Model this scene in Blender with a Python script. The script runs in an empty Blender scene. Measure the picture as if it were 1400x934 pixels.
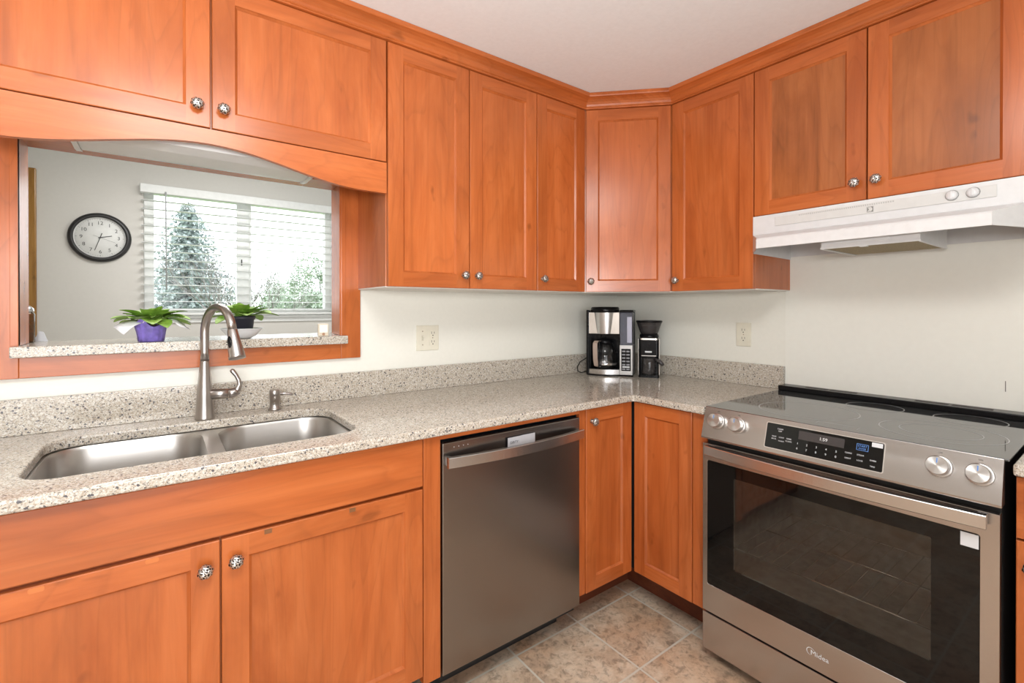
import bpy, bmesh, math, random
from math import sin, cos, pi, radians, sqrt
from mathutils import Vector, Matrix
random.seed(7)
scn = bpy.context.scene
COL = scn.collection

# ---------------------------------------------------------------- camera, light, exposure
cam_d = bpy.data.cameras.new('camera'); cam = bpy.data.objects.new('camera', cam_d); COL.objects.link(cam)
scn.camera = cam
YAW, PITCH = 0.6391, -0.0042
cam.location = (-2.2404, -1.9335, 1.2757)
cam.rotation_euler = (pi / 2 + PITCH, 0.0004, -YAW)
cam_d.sensor_width = 36.0
cam_d.lens = 647.42 / 1400 * 36.0
cam_d.shift_x = (700 - 699.25) / 1400
cam_d.shift_y = (424.27 - 467) / 1400
cam_d.clip_start = 0.02
cam_d.clip_end = 300

W = bpy.data.worlds.new('overcast sky'); scn.world = W; W.use_nodes = True
W.node_tree.nodes['Background'].inputs[0].default_value = (0.93, 0.97, 1.0, 1)
W.node_tree.nodes['Background'].inputs[1].default_value = 4.0


def area(name, loc, target, sx, sy, power, col=(1, 1, 1), spread=180):
    d = bpy.data.lights.new(name, 'AREA'); d.shape = 'RECTANGLE'; d.size = sx; d.size_y = sy
    d.energy = power; d.color = col; d.spread = radians(spread)
    o = bpy.data.objects.new(name, d); COL.objects.link(o); o.location = loc
    o.rotation_euler = (Vector(target) - Vector(loc)).to_track_quat('-Z', 'Y').to_euler()
    return o


area('kitchen_ceiling_light', (-2.15, -1.85, 2.262), (-2.15, -1.85, 0), 0.6, 0.6, 26, (1.0, 0.97, 0.93))
area('bounce_flash', (-2.55, -2.2, 1.45), (-2.35, -1.9, 2.28), 0.5, 0.5, 52, (1.0, 0.98, 0.96))
area('rear_fill', (-2.95, -3.6, 0.95), (-2.55, -0.5, 0.6), 2.2, 1.7, 34, (0.97, 0.98, 1.0), 120)  # soft fill added behind the camera to brighten the lower cabinets, no real door
area('dining_fill', (-1.9, 0.95, 2.34), (-1.9, 1.3, 0), 1.2, 0.9, 40, (1.0, 0.98, 0.95))  # fill lamp added overhead to lift the dark dining room, no known fixture

scn.view_settings.view_transform = 'Standard'
scn.view_settings.look = 'None'
scn.view_settings.exposure = -0.08
scn.view_settings.gamma = 1.0
scn.view_settings.use_curve_mapping = False


# ---------------------------------------------------------------- materials
def new_mat(name):
    m = bpy.data.materials.new(name); m.use_nodes = True
    nt = m.node_tree
    return m, nt, nt.nodes['Principled BSDF']


def plain(name, col, rough=0.5, metal=0.0, noise=0.03, nscale=40, **kw):
    m, nt, b = new_mat(name)
    tc = nt.nodes.new('ShaderNodeTexCoord'); n = nt.nodes.new('ShaderNodeTexNoise')
    n.inputs['Scale'].default_value = nscale; n.inputs['Detail'].default_value = 3
    nt.links.new(tc.outputs['Object'], n.inputs['Vector'])
    r = nt.nodes.new('ShaderNodeValToRGB')
    r.color_ramp.elements[0].position = 0.3; r.color_ramp.elements[1].position = 0.7
    r.color_ramp.elements[0].color = (*[max(0, c * (1 - noise)) for c in col], 1)
    r.color_ramp.elements[1].color = (*[min(1, c * (1 + noise)) for c in col], 1)
    nt.links.new(n.outputs['Fac'], r.inputs['Fac']); nt.links.new(r.outputs['Color'], b.inputs['Base Color'])
    b.inputs['Roughness'].default_value = rough; b.inputs['Metallic'].default_value = metal
    for k, v in kw.items():
        b.inputs[k.replace('_', ' ')].default_value = v
    return m


def mixc(nt, fac, a, b, blend='MIX'):
    x = nt.nodes.new('ShaderNodeMix'); x.data_type = 'RGBA'; x.blend_type = blend
    for i, v in ((0, fac), (6, a), (7, b)):
        if hasattr(v, 'links'):
            nt.links.new(v, x.inputs[i])
        elif isinstance(v, tuple):
            x.inputs[i].default_value = (*v, 1)
        else:
            x.inputs[i].default_value = v
    return x.outputs[2]


def ramp(nt, src, stops, interp='LINEAR'):
    r = nt.nodes.new('ShaderNodeValToRGB'); cr = r.color_ramp; cr.interpolation = interp
    while len(cr.elements) < len(stops):
        cr.elements.new(0.5)
    for e, (p, c) in zip(cr.elements, stops):
        e.position = p; e.color = (*c, 1) if isinstance(c, tuple) else (c, c, c, 1)
    nt.links.new(src, r.inputs['Fac'])
    return r.outputs['Color']


def noise(nt, vec, scale, detail=4, rough=0.55, dist=0.0):
    n = nt.nodes.new('ShaderNodeTexNoise'); n.inputs['Scale'].default_value = scale
    n.inputs['Detail'].default_value = detail; n.inputs['Roughness'].default_value = rough
    n.inputs['Distortion'].default_value = dist
    nt.links.new(vec, n.inputs['Vector'])
    return n.outputs['Fac']


def wood(name, axis, c_lo, c_mid, c_hi, rough=0.25):
    m, nt, b = new_mat(name)
    tc = nt.nodes.new('ShaderNodeTexCoord'); oi = nt.nodes.new('ShaderNodeObjectInfo')
    off = nt.nodes.new('ShaderNodeVectorMath'); off.operation = 'MULTIPLY_ADD'
    comb = nt.nodes.new('ShaderNodeCombineXYZ')
    for i in range(3):
        nt.links.new(oi.outputs['Random'], comb.inputs[i])
    nt.links.new(comb.outputs[0], off.inputs[0]); off.inputs[1].default_value = (7.3, 5.1, 9.7)
    nt.links.new(tc.outputs['Object'], off.inputs[2])

    def mapped(s, sl):
        mp = nt.nodes.new('ShaderNodeMapping')
        v = [s, s, s]; v['xyz'.index(axis)] = sl
        mp.inputs['Scale'].default_value = v
        nt.links.new(off.outputs[0], mp.inputs['Vector'])
        return mp.outputs[0]
    g1 = noise(nt, mapped(7, 1.3), 1.0, 5, 0.6, 1.6)
    g2 = noise(nt, mapped(75, 2.2), 1.0, 4, 0.6, 0.4)
    big = noise(nt, mapped(3.2, 1.6), 1.0, 3, 0.5, 0.3)
    kn = noise(nt, mapped(16, 9), 1.0, 2, 0.5, 0.0)
    c = ramp(nt, g1, [(0.30, c_lo), (0.5, c_mid), (0.72, c_hi)])
    c = mixc(nt, 0.22, c, ramp(nt, g2, [(0.32, 0.5), (0.55, 1.0)]), 'MULTIPLY')
    c = mixc(nt, 0.55, c, ramp(nt, big, [(0.3, 0.72), (0.7, 1.06)]), 'MULTIPLY')
    c = mixc(nt, 0.5, c, ramp(nt, kn, [(0.22, 0.35), (0.30, 1.0)]), 'MULTIPLY')
    fig = noise(nt, mapped(4.2, 0.62), 1.0, 2.5, 0.45, 0.35)
    mul = nt.nodes.new('ShaderNodeMath'); mul.operation = 'MULTIPLY'; mul.inputs[1].default_value = 17
    nt.links.new(fig, mul.inputs[0])
    fr = nt.nodes.new('ShaderNodeMath'); fr.operation = 'FRACT'; nt.links.new(mul.outputs[0], fr.inputs[0])
    c = mixc(nt, 0.20, c, ramp(nt, fr.outputs[0], [(0.0, 0.45), (0.10, 0.8), (0.3, 1.0), (0.93, 1.0), (1.0, 0.45)]), 'MULTIPLY')
    nt.links.new(c, b.inputs['Base Color'])
    b.inputs['Roughness'].default_value = rough
    b.inputs['Specular IOR Level'].default_value = 0.5
    return m


CL, CM, CH = (0.40, 0.095, 0.021), (0.48, 0.125, 0.030), (0.56, 0.160, 0.044)
wood_v = wood('cherry upright grain', 'z', CL, CM, CH)
wood_h = wood('cherry level grain', 'x', CL, CM, CH)
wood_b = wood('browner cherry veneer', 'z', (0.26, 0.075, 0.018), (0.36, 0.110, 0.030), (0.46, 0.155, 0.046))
oak = wood('honey oak', 'z', (0.30, 0.14, 0.03), (0.42, 0.21, 0.05), (0.5, 0.27, 0.08))
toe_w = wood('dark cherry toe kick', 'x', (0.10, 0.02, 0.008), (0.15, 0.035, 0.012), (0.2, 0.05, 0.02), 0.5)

wall_p = plain('warm white wall paint', (0.78, 0.775, 0.71), 0.6, noise=0.012, nscale=60)
ceil_p = plain('ceiling paint', (0.80, 0.85, 0.88), 0.8, noise=0.02, nscale=70)
dine_p = plain('dining wall paint', (0.70, 0.675, 0.635), 0.7, noise=0.012, nscale=50)
white_v = plain('white vinyl', (0.83, 0.84, 0.83), 0.35)
white_e = plain('white enamel', (0.64, 0.645, 0.65), 0.3)
under_w = plain('pale cabinet underside', (0.74, 0.71, 0.66), 0.5)
slat_m = plain('white blind slat', (0.80, 0.81, 0.80), 0.45)
black_p = plain('black plastic', (0.005, 0.005, 0.006), 0.22, Specular_IOR_Level=0.2)
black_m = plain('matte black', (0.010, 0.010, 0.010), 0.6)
dark_gap = plain('dark steel', (0.03, 0.03, 0.03), 0.5)
grey_p = plain('grey plastic', (0.42, 0.42, 0.44), 0.4)
panel_p = plain('sprayed backing sheet', (0.80, 0.80, 0.74), 0.35, noise=0.01)
ivory = plain('almond outlet plastic', (0.72, 0.69, 0.58), 0.4)
slot_m = plain('slot shadow brown', (0.06, 0.05, 0.04), 0.6)
taupe = plain('taupe handle', (0.36, 0.27, 0.22), 0.4)
purple = plain('purple foil wrap', (0.20, 0.15, 0.50), 0.32, noise=0.25, nscale=60)
paper = plain('white paper', (0.80, 0.80, 0.84), 0.7)
soil = plain('potting soil', (0.05, 0.035, 0.025), 0.9, noise=0.4, nscale=120)
china = plain('white china', (0.80, 0.81, 0.83), 0.2)
pot_blk = plain('dark plant pot', (0.035, 0.035, 0.05), 0.45)
clock_w = plain('clock dial white', (0.80, 0.80, 0.78), 0.5)
clock_r = plain('clock rim dark', (0.022, 0.021, 0.022), 0.35)
ink = plain('dial ink', (0.06, 0.06, 0.06), 0.6)
whiteprint = plain('white print', (0.62, 0.64, 0.66), 0.5)
blueprint = plain('blue print', (0.10, 0.25, 0.62), 0.5)
redjar = plain('red brown beans', (0.22, 0.035, 0.01), 0.5, noise=0.5, nscale=90)
filter_m = plain('greasy mesh filter', (0.26, 0.19, 0.07), 0.5, 0.3, noise=0.4, nscale=300)
lens_m = plain('cloudy lens', (0.66, 0.67, 0.68), 0.35, noise=0.04, nscale=12)
vinylgrey = plain('magnet grey', (0.42, 0.42, 0.44), 0.45)
ring_m = plain('burner ring print', (0.46, 0.47, 0.47), 0.25)
lcd = plain('lcd grey', (0.045, 0.040, 0.040), 0.2)
chip = plain('bare chip brown', (0.20, 0.08, 0.025), 0.5)
clearpad = plain('clear bumper', (0.55, 0.165, 0.045), 0.12)


def brushed(name, col, rough, axis='x', aniso=0.4):
    m, nt, b = new_mat(name)
    tc = nt.nodes.new('ShaderNodeTexCoord'); mp = nt.nodes.new('ShaderNodeMapping')
    v = [1500, 1500, 1500]; v['xyz'.index(axis)] = 12
    mp.inputs['Scale'].default_value = v
    nt.links.new(tc.outputs['Object'], mp.inputs['Vector'])
    n = noise(nt, mp.outputs[0], 1.0, 2)
    c = ramp(nt, n, [(0.3, tuple(k * 0.97 for k in col)), (0.7, tuple(min(1, k * 1.03) for k in col))])
    nt.links.new(c, b.inputs['Base Color'])
    mr = nt.nodes.new('ShaderNodeMapRange')
    mr.inputs[3].default_value = rough; mr.inputs[4].default_value = rough
    nt.links.new(n, mr.inputs[0]); nt.links.new(mr.outputs[0], b.inputs['Roughness'])
    b.inputs['Metallic'].default_value = 1.0
    b.inputs['Anisotropic'].default_value = aniso
    return m


steel = brushed('brushed steel range', (0.47, 0.445, 0.43), 0.25, 'x')
steel_dw = brushed('brushed steel dishwasher', (0.285, 0.264, 0.248), 0.27, 'z')
steel_h = brushed('brushed steel handle', (0.60, 0.59, 0.585), 0.26, 'x')
steel_s = brushed('satin sink steel', (0.52, 0.505, 0.485), 0.34, 'x', 0.2)
nickel = plain('brushed nickel', (0.45, 0.42, 0.40), 0.28, 1.0, noise=0.03)
alu = plain('spun aluminium', (0.78, 0.76, 0.74), 0.25, 1.0)
spun = plain('spun knob face', (0.60, 0.59, 0.58), 0.28, 1.0, noise=.01)
_nt = spun.node_tree; _tg = _nt.nodes.new('ShaderNodeTangent'); _tg.direction_type = 'RADIAL'; _tg.axis = 'Z'
_nt.links.new(_tg.outputs[0], _nt.nodes['Principled BSDF'].inputs['Tangent'])
_nt.nodes['Principled BSDF'].inputs['Anisotropic'].default_value = 0.85
chrome = plain('chrome', (0.75, 0.75, 0.76), 0.15, 1.0)


def knob_material():
    m, nt, b = new_mat('filigree pewter')
    tc = nt.nodes.new('ShaderNodeTexCoord')
    v = nt.nodes.new('ShaderNodeTexVoronoi'); v.inputs['Scale'].default_value = 170; v.feature = 'DISTANCE_TO_EDGE'
    nt.links.new(tc.outputs['Object'], v.inputs['Vector'])
    c = ramp(nt, v.outputs['Distance'], [(0.05, (0.75, 0.73, 0.70)), (0.13, (0.50, 0.47, 0.45)), (0.19, (0.04, 0.037, 0.033))])
    nt.links.new(c, b.inputs['Base Color'])
    b.inputs['Metallic'].default_value = 0.9; b.inputs['Roughness'].default_value = 0.28
    return m


knob_m = knob_material()


def quartz():
    m, nt, b = new_mat('speckled quartz')
    tc = nt.nodes.new('ShaderNodeTexCoord')

    def vor(scale):
        v = nt.nodes.new('ShaderNodeTexVoronoi'); v.inputs['Scale'].default_value = scale
        nt.links.new(tc.outputs['Object'], v.inputs['Vector'])
        s = nt.nodes.new('ShaderNodeSeparateColor'); nt.links.new(v.outputs['Color'], s.inputs[0])
        return s.outputs[0], s.outputs[1]
    r1, g1 = vor(430)
    r2, g2 = vor(230)
    c = ramp(nt, r1, [(0.0, (0.17, 0.15, 0.13)), (0.05, (0.28, 0.255, 0.225)), (0.15, (0.40, 0.335, 0.26)),
                      (0.34, (0.48, 0.43, 0.36)), (0.64, (0.54, 0.50, 0.435)), (0.88, (0.63, 0.605, 0.55))], 'CONSTANT')
    c = mixc(nt, ramp(nt, r2, [(0.0, 1.0), (0.042, 0.0)], 'CONSTANT'), c, (0.10, 0.095, 0.10))
    c = mixc(nt, ramp(nt, g2, [(0.0, 0.6), (0.07, 0.0)], 'CONSTANT'), c, (0.70, 0.68, 0.64))
    nt.links.new(c, b.inputs['Base Color'])
    b.inputs['Roughness'].default_value = 0.14
    return m


stone = quartz()


def tile():
    m, nt, b = new_mat('slate look floor tile')
    tc = nt.nodes.new('ShaderNodeTexCoord'); sp = nt.nodes.new('ShaderNodeSeparateXYZ')
    nt.links.new(tc.outputs['Object'], sp.inputs[0])

    def M(op, a, c=None):
        n = nt.nodes.new('ShaderNodeMath'); n.operation = op
        for i, v in enumerate((a, c)):
            if v is None:
                continue
            if hasattr(v, 'links'):
                nt.links.new(v, n.inputs[i])
            else:
                n.inputs[i].default_value = v
        return n.outputs[0]
    u = M('DIVIDE', M('ADD', sp.outputs[0], 0.565 + 0.315 * 40), 0.315)
    v = M('DIVIDE', M('ADD', sp.outputs[1], 0.553 + 0.311 * 40), 0.311)
    fu, fv = M('FRACT', u), M('FRACT', v)
    du = M('MINIMUM', fu, M('SUBTRACT', 1.0, fu)); dv = M('MINIMUM', fv, M('SUBTRACT', 1.0, fv))
    d = M('MINIMUM', du, dv)
    cid = nt.nodes.new('ShaderNodeCombineXYZ')
    nt.links.new(M('FLOOR', u), cid.inputs[0]); nt.links.new(M('FLOOR', v), cid.inputs[1])
    wn = nt.nodes.new('ShaderNodeTexWhiteNoise'); nt.links.new(cid.outputs[0], wn.inputs[0])
    shift = nt.nodes.new('ShaderNodeVectorMath'); shift.operation = 'MULTIPLY_ADD'
    nt.links.new(wn.outputs['Color'], shift.inputs[0]); shift.inputs[1].default_value = (9, 9, 9)
    nt.links.new(tc.outputs['Object'], shift.inputs[2])
    n1 = noise(nt, shift.outputs[0], 6.5, 9, 0.66, 0.3)
    n2 = noise(nt, shift.outputs[0], 34, 9, 0.72, 0.5)
    n3 = noise(nt, shift.outputs[0], 3.5, 4, 0.5, 0.4)
    c = ramp(nt, n1, [(0.30, (0.36, 0.27, 0.20)), (0.45, (0.52, 0.385, 0.275)), (0.56, (0.64, 0.51, 0.385)), (0.70, (0.58, 0.52, 0.42))])
    c = mixc(nt, ramp(nt, n3, [(0.44, 0.0), (0.66, 0.6)]), c, (0.56, 0.31, 0.17))
    c = mixc(nt, 0.6, c, ramp(nt, n2, [(0.38, 0.35), (0.5, 1.0), (0.66, 1.18)]), 'MULTIPLY')
    g = ramp(nt, d, [(0.010, 1.0), (0.014, 0.0)])
    c = mixc(nt, g, c, (0.60, 0.56, 0.48))
    nt.links.new(c, b.inputs['Base Color'])
    b.inputs['Roughness'].default_value = 0.38
    bp = nt.nodes.new('ShaderNodeBump'); bp.inputs['Strength'].default_value = 0.25; bp.inputs['Distance'].default_value = 0.004
    nt.links.new(n2, bp.inputs['Height']); nt.links.new(bp.outputs[0], b.inputs['Normal'])
    return m


tile_m = tile()


def glass_mix(name, tint, gloss_rough, alpha, ior=1.5):
    """see-through sheet: transparent tint below a clear reflecting surface"""
    m, nt, b = new_mat(name)
    nt.nodes.remove(b)
    out = nt.nodes['Material Output']
    t = nt.nodes.new('ShaderNodeBsdfTransparent'); t.inputs[0].default_value = (*tint, 1)
    g = nt.nodes.new('ShaderNodeBsdfGlossy'); g.inputs['Roughness'].default_value = gloss_rough
    d = nt.nodes.new('ShaderNodeBsdfDiffuse'); d.inputs[0].default_value = (*[k * 0.3 for k in tint], 1)
    fr = nt.nodes.new('ShaderNodeFresnel'); fr.inputs[0].default_value = ior
    m1 = nt.nodes.new('ShaderNodeMixShader'); m1.inputs[0].default_value = alpha
    nt.links.new(t.outputs[0], m1.inputs[1]); nt.links.new(d.outputs[0], m1.inputs[2])
    m2 = nt.nodes.new('ShaderNodeMixShader')
    nt.links.new(fr.outputs[0], m2.inputs[0]); nt.links.new(m1.outputs[0], m2.inputs[1]); nt.links.new(g.outputs[0], m2.inputs[2])
    nt.links.new(m2.outputs[0], out.inputs[0])
    return m


pane_m = glass_mix('window pane', (0.97, 0.98, 0.98), 0.0, 0.0, 1.25)
smoke_m = glass_mix('smoked plastic', (0.30, 0.27, 0.27), 0.08, 0.45)
tank_m = glass_mix('grey tank plastic', (0.62, 0.65, 0.80), 0.1, 0.55)
carafe_m = glass_mix('carafe glass', (0.82, 0.82, 0.82), 0.02, 0.03, 1.5)
oven_g = glass_mix('oven window', (0.80, 0.78, 0.74), 0.0, 0.03, 1.5)
amber_m = glass_mix('amber glass', (0.85, 0.45, 0.08), 0.05, 0.25)


def black_glass(name, col, rough, ior=1.5):
    m = plain(name, col, rough, noise=0.02)
    m.node_tree.nodes['Principled BSDF'].inputs['IOR'].default_value = ior
    return m


cook_g = black_glass('ceramic cooktop glass', (0.045, 0.048, 0.050), 0.05, 2.1)
oven_b = black_glass('black oven glass', (0.004, 0.004, 0.004), 0.03, 1.40)


def leaf_mat(name, a, b_, c_):
    m, nt, b = new_mat(name)
    tc = nt.nodes.new('ShaderNodeTexCoord')
    n = noise(nt, tc.outputs['Object'], 22, 4)
    nt.links.new(ramp(nt, n, [(0.3, a), (0.5, b_), (0.7, c_)]), b.inputs['Base Color'])
    b.inputs['Roughness'].default_value = 0.5
    return m


leaf_m = leaf_mat('violet leaf', (0.10, 0.22, 0.03), (0.22, 0.40, 0.05), (0.36, 0.54, 0.11))
conif_m = leaf_mat('conifer needles', (0.27, 0.32, 0.32), (0.33, 0.38, 0.38), (0.41, 0.46, 0.44))
shrub_m = leaf_mat('shrub leaves', (0.21, 0.27, 0.22), (0.28, 0.34, 0.26), (0.38, 0.43, 0.32))
bark_m = plain('grey bark', (0.20, 0.18, 0.175), 0.9, noise=0.3)
grass_m = plain('lawn', (0.2, 0.3, 0.1), 0.9, noise=0.3, nscale=3)


# ---------------------------------------------------------------- mesh building
class MB:
    def __init__(self):
        self.bm = bmesh.new()

    def face(self, pts, mat=0, smooth=False):
        f = self.bm.faces.new([self.bm.verts.new(p) for p in pts]); f.material_index = mat; f.smooth = smooth
        return f

    def box(self, x0, x1, y0, y1, z0, z1, mat=0, bev=0.0, seg=2):
        x0, x1 = sorted((x0, x1)); y0, y1 = sorted((y0, y1)); z0, z1 = sorted((z0, z1))
        v = [self.bm.verts.new((x, y, z)) for z in (z0, z1) for y in (y0, y1) for x in (x0, x1)]
        fs = [self.bm.faces.new([v[i] for i in q]) for q in
              ((0, 2, 3, 1), (4, 5, 7, 6), (0, 1, 5, 4), (2, 6, 7, 3), (0, 4, 6, 2), (1, 3, 7, 5))]
        for f in fs:
            f.material_index = mat
        if bev > 0:
            es = {e for f in fs for e in f.edges}
            r = bmesh.ops.bevel(self.bm, geom=list(es), offset=bev, segments=seg, profile=0.5, affect='EDGES', clamp_overlap=True)
            for f in r['faces']:
                f.material_index = mat
        return self

    def loops(self, rings, mat=0, smooth=True, cap0=False, cap1=False, closed=True):
        rv = [[self.bm.verts.new(p) for p in r] for r in rings]
        n = len(rv[0])
        for a, b in zip(rv, rv[1:]):
            for i in range(n if closed else n - 1):
                j = (i + 1) % n
                try:
                    f = self.bm.faces.new((a[i], a[j], b[j], b[i])); f.material_index = mat; f.smooth = smooth
                except ValueError:
                    pass
        if cap0:
            f = self.bm.faces.new(rv[0][::-1]); f.material_index = mat
        if cap1:
            f = self.bm.faces.new(rv[-1]); f.material_index = mat
        return self

    def lathe(self, c, prof, mat=0, n=24, axis='z', cap0=True, cap1=True, smooth=True, arc=None):
        c = Vector(c); rings = []
        for r, h in prof:
            ring = []
            for i in range(n):
                a = 2 * pi * i / n
                if axis == 'z':
                    p = Vector((r * cos(a), r * sin(a), h))
                elif axis == 'y':
                    p = Vector((r * cos(a), h, -r * sin(a)))
                else:
                    p = Vector((h, r * cos(a), r * sin(a)))
                ring.append(c + p)
            rings.append(ring)
        return self.loops(rings, mat, smooth, cap0, cap1)

    def tube(self, pts, rad, mat=0, n=12, cap=True):
        pts = [Vector(p) for p in pts]
        rad = rad if hasattr(rad, '__len__') else [rad] * len(pts)
        rings = []; up = None
        for i, p in enumerate(pts):
            t = (pts[min(i + 1, len(pts) - 1)] - pts[max(i - 1, 0)]).normalized()
            if up is None:
                up = t.orthogonal().normalized()
            up = (up - t * up.dot(t)).normalized()
            s = t.cross(up)
            rings.append([p + (up * cos(2 * pi * k / n) + s * sin(2 * pi * k / n)) * rad[i] for k in range(n)])
        return self.loops(rings, mat, True, cap, cap)

    def prism(self, poly, z0, z1, mat=0, axis='z', holes=(), smooth=False):
        """extrude a polygon (u,v); axis z: (u,v,w)  y: (u,w,v)  x: (w,u,v)"""
        def P(u, v, w):
            return (u, v, w) if axis == 'z' else ((u, w, v) if axis == 'y' else (w, u, v))
        for w in (z0, z1):
            if holes:
                es = []
                for lp in [poly] + list(holes):
                    vs = [self.bm.verts.new(P(u, v, w)) for u, v in lp]
                    es += [self.bm.edges.new((vs[i], vs[(i + 1) % len(vs)])) for i in range(len(vs))]
                r = bmesh.ops.triangle_fill(self.bm, edges=es, use_beauty=True)
                for g in r['geom']:
                    if isinstance(g, bmesh.types.BMFace):
                        g.material_index = mat
            else:
                self.face([P(u, v, w) for u, v in poly], mat)
        for lp in [poly] + list(holes):
            for i in range(len(lp)):
                a, b = lp[i], lp[(i + 1) % len(lp)]
                self.face([P(*a, z0), P(*b, z0), P(*b, z1), P(*a, z1)], mat, smooth)
        return self

    def text(self, body, size, M, mat=0, align='CENTER', depth=0.0004):
        cu = bpy.data.curves.new('tmp', 'FONT'); cu.body = body; cu.size = size; cu.extrude = depth
        cu.align_x = align; cu.align_y = 'CENTER'; cu.resolution_u = 3
        ob = bpy.data.objects.new('tmp', cu); COL.objects.link(ob)
        dg = bpy.context.evaluated_depsgraph_get()
        me = bpy.data.meshes.new_from_object(ob.evaluated_get(dg))
        me.transform(M)
        n0 = len(self.bm.faces)
        self.bm.from_mesh(me)
        self.bm.faces.ensure_lookup_table()
        for f in self.bm.faces[n0:]:
            f.material_index = mat
        bpy.data.objects.remove(ob); bpy.data.curves.remove(cu); bpy.data.meshes.remove(me)
        return self

    def build(self, name, mats, parent=None, weld=True, bevel=0.0, smooth_angle=None):
        if weld:
            bmesh.ops.remove_doubles(self.bm, verts=self.bm.verts, dist=1e-5)
        bmesh.ops.recalc_face_normals(self.bm, faces=self.bm.faces)
        me = bpy.data.meshes.new(name)
        self.bm.to_mesh(me); self.bm.free()
        for m in (mats if isinstance(mats, (list, tuple)) else [mats]):
            me.materials.append(m)
        o = bpy.data.objects.new(name, me); COL.objects.link(o)
        if parent:
            o.parent = parent
        if bevel:
            md = o.modifiers.new('edge', 'BEVEL'); md.width = bevel; md.segments = 3; md.limit_method = 'ANGLE'
            md.angle_limit = radians(40); md.harden_normals = False
        return o


def tag(o, label=None, cat=None, group=None, kind=None):
    for k, v in (('label', label), ('category', cat), ('group', group), ('kind', kind)):
        if v:
            o[k] = v
    return o


def thing(name, label, cat, loc=(0, 0, 0), rz=0.0, group=None):
    o = bpy.data.objects.new(name, None); COL.objects.link(o)
    o.location = loc; o.rotation_euler = (0, 0, rz); o.empty_display_size = 0.05
    return tag(o, label, cat, group)


def struct(name, mb, mats, parent=None, **kw):
    o = mb.build(name, mats, parent, **kw)
    if parent is None:
        o['kind'] = 'structure'
    return o


def plane_M(origin, right, up):
    r = Vector(right).normalized(); u = Vector(up).normalized(); n = r.cross(u)
    return Matrix(((r.x, u.x, n.x, origin[0]), (r.y, u.y, n.y, origin[1]), (r.z, u.z, n.z, origin[2]), (0, 0, 0, 1)))


def rrect(x0, x1, y0, y1, r, n=6):
    pts = []
    for cx, cy, a0 in ((x1 - r, y0 + r, -90), (x1 - r, y1 - r, 0), (x0 + r, y1 - r, 90), (x0 + r, y0 + r, 180)):
        for i in range(n + 1):
            a = radians(a0 + 90 * i / n); pts.append((cx + r * cos(a), cy + r * sin(a)))
    return pts


# ================================================================ ROOM SHELL
CZ = 2.28
struct('floor', MB().box(-3.95, 0.15, -4.3, 0.0, -0.08, 0.0), tile_m)
struct('ceiling', MB().box(-3.95, 0.15, -4.3, 0.0, CZ, CZ + 0.08), ceil_p)
# wall with the pass-through
OX0, OX1, OZ0, OZ1 = -2.580, -1.642, 1.136, 1.788
w = MB()
w.prism([(-3.95, 0.0), (0.15, 0.0), (0.15, CZ + .25), (-3.95, CZ + .25)], 0.0, 0.11, 0, 'y',
        holes=[[(OX0, OZ0), (OX1, OZ0), (OX1, OZ1), (OX0, OZ1)]])
struct('wall_back', w, wall_p)
struct('wall_right', MB().box(0.0, 0.12, -4.3, -0.0005, 0, CZ), wall_p)
tan_p = plain('tan wall paint', (0.50, 0.455, 0.40), 0.7, noise=.015)
struct('wall_left', MB().box(-4.05, -3.95, -4.3, 0.11, 0, CZ + .25), tan_p)
struct('wall_front', MB().box(-3.95, 0.12, -4.4, -4.3, 0, CZ), tan_p)
# dining room beyond
DY = 2.10
struct('floor_dining', MB().box(-4.0, 0.6, 0.11, DY, -0.08, 0.0), plain('dining carpet', (0.40, 0.36, 0.31), 0.9, noise=0.15, nscale=150))
struct('ceiling_dining', MB().box(-4.0, 0.6, 0.11, DY + .2, 2.36, 2.44), ceil_p)
WX0, WX1, WZ0, WZ1 = -2.325, -1.045, 1.225, 2.100
w = MB()
w.prism([(-4.0, 0.0), (0.6, 0.0), (0.6, 2.36), (-4.0, 2.36)], DY, DY + 0.16, 0, 'y',
        holes=[[(WX0, WZ0), (WX1, WZ0), (WX1, WZ1), (WX0, WZ1)]])
struct('wall_dining', w, dine_p)
struct('wall_dining_left', MB().box(-4.12, -4.0, 0.11, DY, 0, 2.36), dine_p)
struct('wall_dining_right', MB().box(0.6, 0.72, 0.11, DY, 0, 2.36), dine_p)

# wooden casing round the pass-through
c = MB()
c.box(-1.662, -1.584, -0.020, -0.0005, 1.076, 1.786, 0, .0015)
c.box(-2.640, -2.562, -0.020, -0.0005, 1.076, 1.786, 0, .0015)
c.box(-2.562, -1.662, -0.0195, -0.0005, 1.076, 1.1355, 1, .0015)
c.box(-1.660, -1.643, -0.022, 0.115, 1.169, 1.786, 0, .001)
c.box(-2.579, -2.562, -0.022, 0.115, 1.169, 1.786, 0, .001)
c.box(-2.562, -1.660, -0.022, 0.115, 1.771, 1.786, 1, .001)
c.box(-1.667, -1.6605, -0.0195, -0.008, 1.169, 1.771, 0)
struct('trim_2', c, [wood_v, wood_h])

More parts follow.
